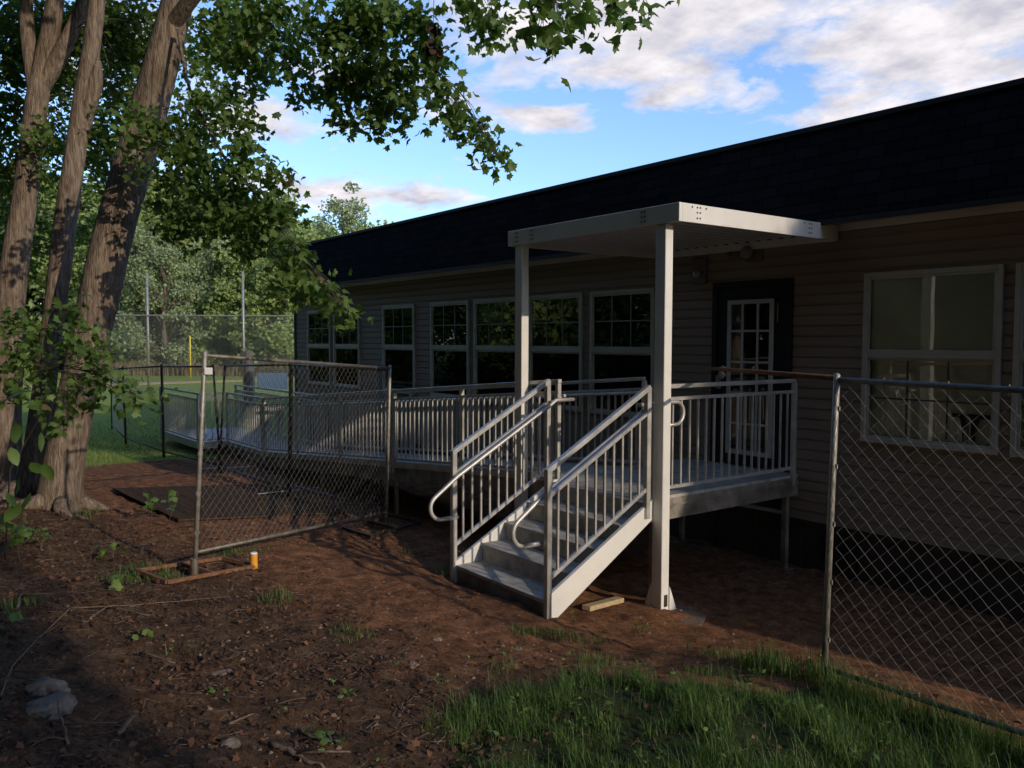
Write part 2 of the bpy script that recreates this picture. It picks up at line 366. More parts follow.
# skirting with vent slots
mb = MB().box((XL, WY+.02, -.2), (XR, WY+.05, .555))
x = XL+.3
while x < XR-.5:
    mb.box((x, WY+.005, -.05), (x+.03, WY+.0195, .555)); x += .61
mb.box((XL, WY-.004, .50), (XR, WY+.004, .557)).build('skirting_panel', M['skirt'], bld)
for vx in (-5.1, -1.2, -9.4, -14.3):
    mb = MB().box((vx, WY+.006, .13), (vx+.50, WY+.012, .43))
    for k in range(7): mb.box((vx+.07*k, WY+.0, .13), (vx+.07*k+.025, WY+.008, .43))
    mb.build('skirting_vent', M['black'], bld)
# mansard roof: sloped shingle face, soffit and fascia band
mb = MB(); MY0, MY1, MZ0, MZ1 = WY-.35, WY-.05, 3.82, 4.868
mb.extrude([(MY0, MZ0), (MY0+.004, MZ0+.03), (MY1, MZ1), (WY+11.9, MZ1), (WY+12.3, MZ0)], XL-.35+.0, XR+.3)
o = mb.build('mansard_roof', M['shingle'], bld)
for vv in o.data.vertices:                # hip the left end inwards like the front slope
    if vv.co.z > 4.5 and vv.co.x < -13: vv.co.x += .30
mb = MB().extrude([(MY1-.035, MZ1-.02), (MY1-.035, MZ1+.03), (MY1+.2, MZ1+.03), (MY1+.2, MZ1+.004), (MY1-.01, MZ1+.004), (MY1-.01, MZ1-.02)], XL-.06, XR+.3)
mb.build('roof_edge_flashing', M['black'], bld)
MB().box((XL-.02, WY-.022, EAVE-.012), (XR, WY-.001, MZ0-.004)).build('fascia_board', M['trim'], bld)
MB().box((XL-.33, MY0+.01, MZ0-.014), (XR+.2, WY-.024, MZ0-.003)).build('soffit', M['trim'], bld)
MB().box((XL-.35, MY0-.012, MZ0-.05), (XR+.3, MY0+.008, MZ0+.004)).build('eave_drip_edge', M['black'], bld)

def window(x0, x1, big):
    w = MB(); fw = .048; y0, y1 = WY-.05, WY+.02
    w.box((x0,y0,WB),(x0+fw,y1,WT)).box((x1-fw,y0,WB),(x1,y1,WT)).box((x0+fw,y0,WT-fw),(x1-fw,y1,WT)).box((x0+fw,y0,WB),(x1-fw,y1,WB+fw))
    wd = w.build('window', M['window_frame'], bld, bevel=.004)
    zm = 2.425
    s = MB()
    a, b = x0+fw, x1-fw
    s.box((a,y0+.008,zm-.028),(b,y1-.01,zm+.028))
    for za, zb, yy in ((zm+.029, WT-fw, y0+.012), (WB+fw, zm-.029, y0+.026)):
        t = .026
        s.box((a,yy,za),(a+t,yy+.03,zb)).box((b-t,yy,za),(b,yy+.03,zb)).box((a+t,yy,zb-t),(b-t,yy+.03,zb)).box((a+t,yy,za),(b-t,yy+.03,za+t))
    s.build('sash', M['window_frame'], wd)
    MB().box((a+.026,y0+.024,zm+.05),(b-.026,y0+.028,WT-fw-.026)).build('pane', M['glass_clear' if big else 'glass'], wd)
    MB().box((a+.026,y0+.038,WB+fw+.026),(b-.026,y0+.042,zm-.05)).build('pane', M['glass_clear' if big else 'glass_dark'], wd)
    g = MB()
    za, zb = (zm+.055, WT-fw-.026) if not big else (WB+fw+.026, zm-.055)
    yg = (y0+.016) if not big else (y0+.030)
    for k in (1, 2): xx = a+.026 + (b-a-.052)*k/3; g.box((xx-.008,yg,za),(xx+.008,yg+.006,zb))
    g.box((a+.026,yg-.0005,(za+zb)/2-.008),(b-.026,yg+.0065,(za+zb)/2+.008))
    g.build('grid', M['muntin'] if not big else M['muntin_dark'], wd)
    if big:
        MB().box((a, WY+.0, zm-.03), (b, WY+.006, WT-.02)).build('haze_sheet', M['haze_sheet'], wd)  # added pale sheet imitating the blurred reflection in the upper pane
        MB().box((a, WY+.075, WB+.05), (b, WY+.08, zm-.031)).build('lower_haze_sheet', M['haze_sheet'], wd)  # added pale sheet imitating the lit room behind the lower pane
    return wd
for i, (a, b) in enumerate(wins): window(a, b, i >= 7)
# things seen through the large window
ch_ = empty('desk_monitor', (-3.55, WY+.05, 1.55), 'dark flat monitor on a stand inside the large window', 'monitor')
MB().box((-3.72,WY+.035,1.83),(-3.36,WY+.065,1.87)).build('screen_top', M['black'], ch_)
MB().extrude([(-3.64,1.829),(-3.46,1.829),(-3.50,1.72),(-3.51,1.56),(-3.61,1.56),(-3.62,1.72)], WY+.035, WY+.06, 'y').build('stand', M['black'], ch_)

# door
dm = MB(); y0 = WY-.035
dm.box((DX0,y0,DECK-.05),(DX0+.07,WY+.02,DTOP)).box((DX1-.07,y0,DECK-.05),(DX1,WY+.02,DTOP)).box((DX0+.07,y0,DTOP-.07),(DX1-.07,WY+.02,DTOP))
door = MB().box((DX0+.072,WY-.02,DECK+.02),(DX1-.072,WY+.01,DTOP-.072)).build('door', M['black_door'], bld)
dm.build('door_frame', M['black_door'], door, bevel=.004)
LX0, LX1, LZ0, LZ1 = -6.345, -5.700, 1.205, 3.052
MB().box((LX0+.03,WY-.024,LZ0+.03),(LX1-.03,WY-.021,LZ1-.03)).build('pane', M['glass'], door)
lm = MB().box((LX0,WY-.042,LZ0),(LX0+.05,WY-.0205,LZ1)).box((LX1-.05,WY-.042,LZ0),(LX1,WY-.0205,LZ1)).box((LX0+.05,WY-.042,LZ1-.05),(LX1-.05,WY-.0205,LZ1)).box((LX0+.05,WY-.042,LZ0),(LX1-.05,WY-.0205,LZ0+.05))
for k in (1,2): xx = LX0+(LX1-LX0)*k/3; lm.box((xx-.013,WY-.038,LZ0+.05),(xx+.013,WY-.025,LZ1-.05))
for k in range(1,5): zz = LZ0+(LZ1-LZ0)*k/5; lm.box((LX0+.05,WY-.036,zz-.013),(LX1-.05,WY-.0255,zz+.013))
lm.build('glazing_grid', M['white_lite'], door)
hb = MB().box((-6.50,WY-.05,1.98),(-6.44,WY-.0205,2.14)).tube([(-6.47,WY-.05,2.04),(-6.47,WY-.09,2.04),(-6.38,WY-.09,2.04)], .011, 8)
hb.build('handle', M['galv'], door)
MB().box((-5.66,WY-.026,2.78),(-5.645,WY-.0205,3.0)).build('door_sign', M['galv'], door)

# wall lights
wl = empty('wall_light', (-6.80, WY-.02, 3.4), 'tall narrow dark wall light with round white lens, left of the door head', 'wall light')
MB().box((-6.905,WY-.055,3.27),(-6.68,WY-.012,3.60)).build('housing', M['lamp_body'], wl, bevel=.008)
MB().tube([(-6.80,WY-.056,3.40),(-6.80,WY-.085,3.40),(-6.80,WY-.097,3.40)],[.055,.052,.02],20).build('lens', M['lamp_glass'], wl, smooth=False)
wl = empty('wall_light', (-6.03, WY-.02, 3.58), 'round glass globe wall light under the canopy, above the door', 'wall light')
MB().box((-6.11,WY-.045,3.50),(-5.87,WY-.012,3.73)).build('housing', M['lamp_body'], wl, bevel=.008)
MB().tube([(-6.04,WY-.045,3.60),(-6.04,WY-.07,3.60),(-6.04,WY-.12,3.60),(-6.04,WY-.15,3.60),(-6.04,WY-.16,3.60)],[.045,.07,.074,.055,.02],20).build('globe', M['lamp_glass'], wl, smooth=True)
MB().tube([(-6.10,WY-.07,3.60),(-6.26,WY-.10,3.60)],.018,8).tube([(-6.26,WY-.10,3.60),(-6.30,WY-.105,3.60)],.032,10).build('arm', M['lamp_body'], wl)

# ------------------------------------------------------------------ entrance canopy
CX0, CX1, CY0, CY1 = -7.43, -4.917, 5.60, 7.70
def cz_(y): return min(3.784 + .013*(y-5.6), 3.800)
can = empty('entrance_canopy', (-6.1, 6.6, 0), 'cream metal entrance canopy on two slim posts over the stair landing', 'canopy')
BH, BT, YB = .166, .045, WY-.024
def sbeam(x0, x1, ya, yb):
    m_ = MB(); m_.hexa([(x0,ya,cz_(ya)-BH),(x1,ya,cz_(ya)-BH),(x1,yb,cz_(yb)-BH),(x0,yb,cz_(yb)-BH),(x0,ya,cz_(ya)),(x1,ya,cz_(ya)),(x1,yb,cz_(yb)),(x0,yb,cz_(yb))]); return m_
sbeam(CX0, CX1, CY0, CY0+BT).build('front_beam', M['cream'], can, bevel=.003)
sbeam(CX1-BT, CX1, CY0+BT+.001, YB).build('side_beam', M['cream'], can, bevel=.003)
sbeam(CX0, CX0+BT, CY0+BT+.001, YB).build('side_beam', M['cream'], can, bevel=.003)
sbeam(CX0+BT+.001, CX1-BT-.001, YB-.06, YB).build('back_beam', M['cream'], can, bevel=.003)
m_ = MB(); xx = CX0+BT+.003; pitch_ = .1525
while xx < CX1-BT-.01:                    # ribbed roof pan
    x2 = min(xx+pitch_, CX1-BT-.003)
    for (a, b, dz) in ((xx, min(xx+.118, x2), 0), (min(xx+.118, x2-.001), x2, .035)):
        ya, yb = CY0+BT+.003, YB-.063
        m_.hexa([(a,ya,cz_(ya)-.075+dz),(b,ya,cz_(ya)-.075+dz),(b,yb,cz_(yb)-.075+dz),(a,yb,cz_(yb)-.075+dz),(a,ya,cz_(ya)-.025),(b,ya,cz_(ya)-.025),(b,yb,cz_(yb)-.025),(a,yb,cz_(yb)-.025)])
    xx += pitch_
m_.build('roof_panel', M['cream_ceiling'], can)
xx = CX0+.14
while xx < CX1-.1: MB().box((xx, YB-.068, cz_(CY1)-.085), (xx+.06, YB-.0635, cz_(CY1)-.05)).build('rib_gap', M['black'], can); xx += pitch_
def bolts(pts, nrm):
    for q in pts:
        q = Vector(q); MB().tube([q, q+Vector(nrm)*.006], .0085, 6).build('bolt', M['galv_dark'], can)
bs = []
for y in (CY0+.24, CY0+.28, CY1-.07, CY1-.11):
    for dz in (.03, .075, .125): bs.append((CX1, y, cz_(y)-dz))
bs += [(CX1, CY0+.17, cz_(5.8)-.03), (CX1, CY0+.36, cz_(5.9)-.03), (CX1, CY1-.2, cz_(7.5)-.03)]
bolts(bs, (1,0,0))
bs = []
for x in (-5.37, -5.33, -6.98, -7.02, CX0+.14, CX0+.18):
    for dz in (.035, .08, .125): bs.append((x, CY0, cz_(CY0)-dz))
bolts(bs, (0,-1,0))
for px0, px1 in ((-5.207, -5.080), (-7.312, -7.185)):
    ya, yb = CY0+.012, CY0+.112
    zg = gz((px0+px1)/2, ya)-.02
    po = MB().box((px0,ya,zg),(px1,yb,cz_(ya)-BH-.001)).build('post', M['cream'], can, bevel=.005)
    gb = MB()      # splayed foot with a base plate
    gb.box((px0-.07,ya-.05,zg+.005),(px1+.10,yb+.08,zg+.028))
    gb.extrude([(px0-.005, zg+.028),(px0-.07,zg+.028),(px0-.075,zg+.05),(px0-.004,zg+.26)], ya-.004, ya+.03, 'y')
    gb.extrude([(ya-.005+.11, zg+.028),(ya+.19,zg+.028),(ya+.185,zg+.05),(ya+.106,zg+.24)], px1-.03, px1+.006, 'x')
    gb.build('base_bracket', M['cream'], po)
    MB().box((px1+.001,ya+.035,zg+.06),(px1+.008,ya+.075,zg+.17)).build('bolt_slot', M['galv_dark'], po)
zg = gz(-5, 5.6)
pd = MB(); r_ = [(-5.42,5.47),(-4.9,5.44),(-4.62,5.60),(-4.75,5.86),(-5.25,5.93),(-5.45,5.72)]
n = len(pd.v); pd.v += [(x,y,zg-.1) for x,y in r_]+[(x,y,zg+.004) for x,y in r_]
pd.f += [tuple(range(6))[::-1], tuple(range(6,12))]+[(i,(i+1)%6,6+(i+1)%6,6+i) for i in range(6)]
tag(pd.build('concrete_footing', M['concrete']), 'rough concrete footing under the right canopy post', 'footing')

# ------------------------------------------------------------------ railings
RT_TOP, RT_MID, RT_BOT = 1.08, .955, .085
def railing(parent, A, B, post_d=(0,1), n_single=999, posts=(), name='railing', sp=.118, inner=None, ext=0):
    """straight railing over deck line A->B (deck level points); inner: sideways direction of the handrail tube"""
    A, B = Vector(A), Vector(B); d = B-A; Lh = Vector((d.x,d.y,0)).length
    P = lambda t, h: A + d*t + Vector((0,0,h))
    m_ = MB(); m_.bar(P(0,RT_TOP-.02), P(1,RT_TOP-.02), .052, .042)
    rl = m_.build(name, M['alu'], parent, bevel=.004)
    m2 = MB(); m2.bar(P(0,RT_MID-.016), P(1,RT_MID-.016), .036, .034).bar(P(0,RT_BOT), P(1,RT_BOT), .036, .034); m2.build('rail_bar', M['alu'], rl, bevel=.003)
    nb = int(Lh/sp); rest = MB(); cnt = 0
    for k in range(1, nb):
        t = k/nb
        if any(abs(t-q)*Lh < .045 for q in posts): continue
        if cnt < n_single:
            MB().bar(P(t,RT_BOT+.018), P(t,RT_MID-.034), .019, .019, (0,1,0)).build('baluster', M['alu'], rl)
        else: rest.bar(P(t,RT_BOT+.018), P(t,RT_MID-.034), .019, .019, (0,1,0))
        cnt += 1
    if rest.v: tag(rest.build('far_balusters', M['alu'], rl), kind='stuff')
    for t in posts:
        MB().bar(P(t,-.12), P(t,RT_TOP-.042), .05, .05, (0,1,0)).build('post', M['alu'], rl, bevel=.004)
    if inner:
        iv = Vector(inner)
        m3 = MB(); m3.tube([P(-ext/Lh,.90)+iv*.07, P(1+ext/Lh,.90)+iv*.07], .019, 10)
        for t in posts: m3.bar(P(t,.88)+iv*.026, P(t,.89)+iv*.07, .012, .012)
        m3.build('handrail', M['alu'], rl, smooth=False)
    return rl

LX_R, LX_L, LY0, LY1 = -5.34, -6.95, 5.74, WY-.03
land = empty('entrance_landing', (-6.1, 6.9, DECK), 'aluminium landing platform in front of the black door', 'landing')
dk = MB(); x = LX_L
while x < LX_R-.01:
    x2 = min(x+.15, LX_R); dk.box((x+.002, LY0-.05 if x < -5.3 else LY0, DECK-.03), (x2-.002, LY1, DECK)); x = x2
dk.build('deck', M['alu_tread'], land)
MB().box((LX_R-.04,LY0,DECK-.235),(LX_R,LY1,DECK-.031)).box((LX_R+.001,LY0,DECK-.105),(LX_R+.02,LY1,DECK-.085)).build('side_beam', M['alu_dark'], land, bevel=.003)
MB().box((LX_L,LY0,DECK-.22),(LX_R-.041,LY0+.04,DECK-.031)).build('front_beam', M['alu_dark'], land, bevel=.003)
MB().box((LX_L,LY1-.04,DECK-.22),(LX_R-.041,LY1,DECK-.031)).build('back_beam', M['alu_dark'], land)
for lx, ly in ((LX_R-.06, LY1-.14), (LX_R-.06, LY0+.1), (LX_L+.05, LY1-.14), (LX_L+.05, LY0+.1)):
    MB().box((lx-.03,ly-.03,-.05),(lx+.03,ly+.03,DECK-.236)).box((lx-.08,ly-.08,-.02),(lx+.08,ly+.08,.012)).build('leg', M['alu_dark'], land)
rl = railing(land, (LX_R+.012,LY0+.02,DECK), (LX_R+.012,LY1-.12,DECK), posts=(0,1), inner=None, sp=.1205)
# returned end of the stair handrail, on the landing side
arc = [(-5.30,5.50,1.965),(-5.30,5.95,1.975)]+[(-5.30,6.03+.105*math.sin(t),1.865+.11*math.cos(t)) for t in np.linspace(.2,math.pi,9)]+[(-5.30,5.80,1.755)]
MB().tube(arc, .019, 10).build('handrail_return', M['alu'], land, smooth=True)

# ramp
ramp_ = empty('access_ramp', (-12, 6.4, 0), 'long aluminium wheelchair ramp with barred railings along the facade', 'ramp')
RY0, RY1 = LY0, 6.98; RX0, RX1, RX2, RX3 = LX_L, -15.45, -17.6, -20.6
SL = .0815; RZ1 = DECK - SL*(RX0-RX1)
def rz(x): return DECK if x > RX0 else (DECK - SL*(RX0-x) if x > RX1 else RZ1)
m_ = MB()
m_.hexa([(RX1,RY0,RZ1-.03),(RX0-.003,RY0,DECK-.03),(RX0-.003,RY1,DECK-.03),(RX1,RY1,RZ1-.03),(RX1,RY0,RZ1),(RX0-.003,RY0,DECK),(RX0-.003,RY1,DECK),(RX1,RY1,RZ1)])
m_.box((RX2,RY0,RZ1-.03),(RX1-.003,RY1,RZ1)).box((RX3,5.15,RZ1-.03),(RX2-.003,RY1,RZ1))
m_.build('deck', M['alu_tread'], ramp_)
for yy in (RY0, RY1-.04):
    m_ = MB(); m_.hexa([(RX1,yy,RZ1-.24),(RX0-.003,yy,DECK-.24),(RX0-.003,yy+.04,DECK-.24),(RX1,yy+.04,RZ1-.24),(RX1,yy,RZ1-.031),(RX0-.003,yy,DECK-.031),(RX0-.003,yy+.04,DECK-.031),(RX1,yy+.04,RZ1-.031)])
    m_.box((RX2,yy,RZ1-.2),(RX1-.003,yy+.04,RZ1-.031)); m_.build('side_beam', M['alu_dark'], ramp_)
m_ = MB().box((RX0-.2-8.3,RY0-.012,-5),(RX0-.2,RY0-.002,-4.9)); m_ = MB()
m_.hexa([(RX1,RY0-.014,RZ1-.05),(RX0-.003,RY0-.014,DECK-.05),(RX0-.003,RY0-.001,DECK-.05),(RX1,RY0-.001,RZ1-.05),(RX1,RY0-.014,RZ1+.035),(RX0-.003,RY0-.014,DECK+.035),(RX0-.003,RY0-.001,DECK+.035),(RX1,RY0-.001,RZ1+.035)])
m_.box((RX2,RY0-.014,RZ1-.05),(RX1-.003,RY0-.001,RZ1+.035)).build('kerb_plate', M['alu'], ramp_)
MB().box((RX3,5.136,RZ1-.1),(RX2+.01,5.149,RZ1+.04)).box((RX2,5.15,RZ1-.1),(RX2+.012,RY0-.016,RZ1+.04)).build('kerb_plate', M['alu'], ramp_)
for lx in (-7.6, -10.35, -12.9, -15.4, -17.5, -20.4):
    for ly in (RY0+.06, RY1-.06): MB().box((lx-.022,ly-.022,-.05),(lx+.022,ly+.022,rz(lx)-.05)).build('leg', M['alu_dark'], ramp_)
fp = [0] + [q for q in ((RX0-x)/(RX0-RX1) for x in (-8.7,-10.35,-10.44,-12.1,-13.8))] + [1]
railing(ramp_, (-6.70,RY0+.02,rz(-6.7)), (RX1,RY0+.02,RZ1), posts=[(-6.70+.0-x)/(-6.70-RX1) for x in (-6.73,-8.6,-10.33,-10.42,-12.1,-13.8,-15.42)], n_single=66, inner=(0,1,0), name='front_railing')
railing(ramp_, (-6.60,RY1-.02,DECK), (RX1,RY1-.02,RZ1), posts=(0,.2,.4,.6,.8,1), n_single=34, inner=(0,-1,0), name='back_railing')
railing(ramp_, (RX1-.03,RY0+.02,RZ1), (RX2,RY0+.02,RZ1), posts=(0,1), n_single=0, name='platform_railing')
railing(ramp_, (RX2+.0,RY0-.03,RZ1), (RX2+.0,5.17,RZ1), posts=(1,), n_single=0, name='platform_railing')
railing(ramp_, (RX2-.03,5.17,RZ1), (RX3,5.17,RZ1), posts=(0,1), n_single=0, name='platform_railing')
railing(ramp_, (RX1-.03,RY1-.02,RZ1), (RX3,RY1-.02,RZ1), posts=(0,1), n_single=0, name='platform_railing')

# stairs
st = empty('entry_stairs', (-5.9, 4.9, .2), 'five-step aluminium stairs with barred railings and looped handrails', 'stairs')
N0, Z0, DZ, G = 4.3436, .3745, .1727, .2929; SX0, SX1 = -6.60, -5.225; NF = 5.525
for k in range(4):
    y0, z = N0+k*G, Z0+k*DZ
    t_ = MB()
    for q in range(5):
        ya = y0+q*(G+.02)/5; t_.box((SX0+.012,ya+.0015,z-.032),(SX1-.012,ya+(G+.02)/5-.0015,z))
    t_.build('tread', M['alu_tread'], st, bevel=.002)
    MB().box((SX0+.012,y0+.022,z-DZ+ (.002 if k else -.08)),(SX1-.012,y0+.03,z-.033)).build('riser', M['alu_dark'] if k == 0 else M['alu_tread'], st)
MB().box((SX0+.012,N0+4*G+.02,DECK-.20),(SX1-.012,N0+4*G+.03,DECK-.031)).build('riser', M['alu_tread'], st)
MB().box((SX0+.012,N0+4*G,DECK-.030),(SX1-.012,LY0-.052,DECK)).build('tread', M['alu_tread'], st, bevel=.002)
g0 = gz(-5.2, N0)-.03
for sx in (SX0-.03, SX1-.01):
    sm_ = MB(); sl = DZ/G
    prof = [(N0-.005,g0),(N0+.07,g0),(5.60,g0+(5.60-N0-.07)*sl*1.02),(5.70,.86),(5.70,DECK+.02),(5.60,DECK+.02),(N0+.02,Z0+.045),(N0-.005,Z0+.035)]
    sm_.extrude(prof, sx, sx+.04, 'x')
    s_ = sm_.build('stringer', M['cream'], st, bevel=.003)
TOP0, TOP1 = 1.503, 2.15
def htop(y): return TOP0 + (TOP1-TOP0)*(y-N0)/(NF-N0)
for sx, s in ((-6.625, 1), (-5.195, -1)):
    rl = MB().bar((sx,N0-.02,htop(N0-.02)-.022),(sx,NF+.02,htop(NF+.02)-.022),.05,.045).build('railing', M['alu'], st, bevel=.004)
    MB().bar((sx,N0,htop(N0)-.245),(sx,NF,htop(NF)-.245),.036,.034).bar((sx,N0,htop(N0)-.945),(sx,NF,htop(NF)-.945),.036,.034).build('rail_bar', M['alu'], rl, bevel=.003)
    for yy, zb in ((N0+.0, g0), (NF, DECK-.14)):
        MB().box((sx-.026,yy-.026,zb),(sx+.026,yy+.026,htop(yy)-.01)).build('post', M['alu'], rl, bevel=.004)
    nb = 11
    for k in range(1, nb):
        yy = N0+(NF-N0)*k/nb
        MB().box((sx-.0095,yy-.0095,htop(yy)-.93),(sx+.0095,yy+.0095,htop(yy)-.262)).build('baluster', M['alu'], rl)
    hx = sx+.075*s
    pts = [(hx,N0-.0,.855),(hx,N0-.19,.855)]
    cy, czz, rr_ = N0-.19, .975, .12
    for t in np.linspace(0, 1, 10):
        a = math.radians(-90 - 148*t); pts.append((hx, cy+rr_*math.cos(a), czz+rr_*math.sin(a)))
    pts.append((hx, N0, 1.252)); pts.append((hx, NF-.02, 1.252+(NF-.02-N0)*.548)); pts.append((hx, NF+.05, 1.935)); pts.append((hx, NF+.30, 1.935))
    MB().tube(pts, .0195, 12).build('handrail', M['alu'], rl, smooth=True)
    br_ = MB()
    for yy, zz in ((N0,.855),(N0,1.245),(NF,1.925)): br_.bar((sx+.02*s,yy,zz),(hx,yy,zz),.014,.014)
    br_.build('bracket', M['alu'], rl)

# ------------------------------------------------------------------ chain-link fences
def chain(name, BL, BR, TL, TR, mat_, parent, pitch=.094, r=.0019):
    BL,BR,TL,TR = [np.array(q, float) for q in (BL,BR,TL,TR)]
    W = np.linalg.norm(BR-BL); H = np.linalg.norm(TL-BL)
    nw = max(2, int(W/pitch))*2; nh = max(2, int(H/pitch))*2
    hx = W/nw/2; j = np.arange(nh+1)
    Vs=[]; Fs=[]; base=0
    nrm = np.cross(BR-BL, TL-BL); nrm /= np.linalg.norm(nrm)
    jit = rng.normal(0, .0016, (nw*2+3, nh+1, 2))
    for k in range(nw):
        s = (k+.5)*W/nw; zig = np.where((j+k) % 2 == 0, -1, 1)*hx
        ss = (s+zig)/W; tt = j/nh
        jj = np.where(((j+k) % 2 == 0), 2*k, 2*k+2)
        ss = ss + jit[jj, j, 0]/W; tt = tt + jit[jj, j, 1]/H
        P = (BL[None]*(1-ss)[:,None]*(1-tt)[:,None] + BR[None]*ss[:,None]*(1-tt)[:,None] + TL[None]*(1-ss)[:,None]*tt[:,None] + TR[None]*ss[:,None]*tt[:,None])
        bow = nrm[None]*(np.sin(tt*np.pi)*np.sin(ss*np.pi)*.02)[:,None]
        P = P+bow
        for sgn in (1, -1):            # rising and falling strands lie on the two faces
            idx = j[:-1][((j[:-1]+k) % 2 == 0)] if sgn > 0 else j[:-1][((j[:-1]+k) % 2 == 1)]
            a = P[idx] + nrm*sgn*r; b = P[idx+1] + nrm*sgn*r
            d = (b-a); d /= np.linalg.norm(d, axis=1, keepdims=True)
            a = a-d*r*.8; b = b+d*r*.8
            sd = np.cross(d, nrm)
            m = len(a)
            ring = []
            for c0, s0 in ((1,0),(-.5,.866),(-.5,-.866)):
                ring.append(a + (nrm*c0 + sd*s0)*r)
            for c0, s0 in ((1,0),(-.5,.866),(-.5,-.866)):
                ring.append(b + (nrm*c0 + sd*s0)*r)
            Vv = np.stack(ring, 1).reshape(-1, 3); Vs.append(Vv)
            i0 = base + np.arange(m)*6
            for q in ((0,1,4,3),(1,2,5,4),(2,0,3,5)): Fs.append(np.stack([i0+q[0], i0+q[1], i0+q[2], i0+q[3]], 1))
            base += m*6
    return npmesh(name, np.concatenate(Vs), np.concatenate(Fs), mat_, parent=parent)
def lerp(a, b, t): return Vector(a)*(1-t)+Vector(b)*t
def fence_panel(FL, TL, FR, TR, label, group, clear=.14, r=.021, tube='galv', wire='wire', near=False, wr=.0013):
    """FL/FR pole feet, TL/TR pole tops"""
    t = empty('chain_link_fence', tuple(FL), label, 'fence', group)
    FL,TL,FR,TR = map(Vector, (FL,TL,FR,TR))
    hl = (TL-FL).length; hr = (TR-FR).length
    bl, br = lerp(FL,TL,clear/hl), lerp(FR,TR,clear/hr); tl, tr = lerp(FL,TL,1-.03/hl), lerp(FR,TR,1-.03/hr)
    for a, b in ((FL,TL),(FR,TR)):
        MB().tube([a, b, b+(b-a).normalized()*.012], [r, r, r*.5], 10).build('pole', M[tube], t, smooth=True)
    MB().tube([tl, tr], r*.85, 8).build('top_rail', M['galv_worn'] if near else M[tube], t, smooth=True)
    MB().tube([bl, br], r*.8, 8).build('bottom_rail', M['galv_worn'] if near else M[tube], t, smooth=True)
    chain('mesh', lerp(bl,br,.015), lerp(br,bl,.015), lerp(tl,tr,.015), lerp(tr,tl,.015), M[wire], t, r=wr)
    if near:
        for k in range(5):
            q = lerp(bl, tl, .1+.2*k); dd = (tr-tl).normalized()*.03; MB().bar(q-dd*.9, q+dd, .012, .03).build('tie_clamp', M[tube], t)
            q = lerp(br, tr, .1+.2*k); MB().bar(q-dd, q+dd*.9, .012, .03).build('tie_clamp', M[tube], t)
        for k in range(1, 9):
            for aa, bb, lo, hi in ((tl,tr,1.6,1.3),(bl,br,1.2,1.8)):
                q = lerp(aa, bb, (k+random.uniform(-.2,.2))/9); MB().tube([q+Vector((0,0,-r*lo)), q+Vector((.006,0,0)), q+Vector((0,0,r*hi))], .0035, 4).build('tie_clamp', M['wire'], t)
    return t
def upto(p, px, py):            # point of the pixel ray at the same camera depth as p
    d = (Vector(p)-CAM).dot(FW)/1.0
    return at(px, py, d)
GRP = 'temporary chain-link fence panels round the site'
# right panel, parallel to the facade
FR0 = ground(823.5, 684)
d0 = (FR0-CAM).dot(FW); T0 = at(837, 375, d0)
FRx = 0.1
F1 = Vector((FRx, FR0.y+.0, gz(FRx, 4.57)-.0)); T1 = Vector((FRx+.02, T0.y, T0.z-.04))
F1.z = T1.z-1.90
right = fence_panel(FR0+Vector((0,0,-.02)), T0, F1, T1, 'chain-link panel at right, standing in the grass before the large window', GRP, clear=.125, wr=.00135, near=True)
# left near panel
P1 = ground(194.5, 577); P1t = upto(P1, 205, 352)
P2 = ground(386, 529); P2t = upto(P2, 390, 366)
fence_panel(P1, P1t, P2, P2t, 'nearest of the chain-link panels left of the stairs, on a rusty foot', GRP, clear=.22, near=True)
P3 = at(288, 341, 12.2); P3 = Vector((P3.x,P3.y,gz(P3.x,P3.y))); P3t = upto(P3, 292, 363)
P3.z = min(P3.z, P3t.z-1.9)
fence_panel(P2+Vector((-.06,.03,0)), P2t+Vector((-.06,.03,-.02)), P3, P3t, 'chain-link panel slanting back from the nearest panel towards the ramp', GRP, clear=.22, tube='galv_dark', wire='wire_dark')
def fpt(px, d, top, tx):
    q = at(px, 341, d); q = Vector((q.x,q.y,gz(q.x,q.y))); return q, upto(q, tx, top)
P4, P4t = fpt(217, 14.6, 364, 225)
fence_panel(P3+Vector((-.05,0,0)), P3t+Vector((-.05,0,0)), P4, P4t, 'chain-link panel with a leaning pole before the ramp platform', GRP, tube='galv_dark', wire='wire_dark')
P4b, P4bt = fpt(219, 14.7, 365, 213)
P5, P5t = fpt(162, 16.6, 365, 162)
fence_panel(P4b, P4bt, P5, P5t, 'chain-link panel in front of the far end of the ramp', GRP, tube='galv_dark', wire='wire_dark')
P6, P6t = fpt(124, 19.0, 367, 123)
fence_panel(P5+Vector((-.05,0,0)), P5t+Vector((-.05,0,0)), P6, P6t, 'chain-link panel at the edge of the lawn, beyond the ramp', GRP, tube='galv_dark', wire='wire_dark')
P7, P7t = fpt(110, 22.2, 369, 111)
fence_panel(P6+Vector((-.05,0,0)), P6t+Vector((-.05,0,0)), P7, P7t, 'farthest chain-link panel, turning away onto the lawn', GRP, tube='galv_dark', wire='wire')

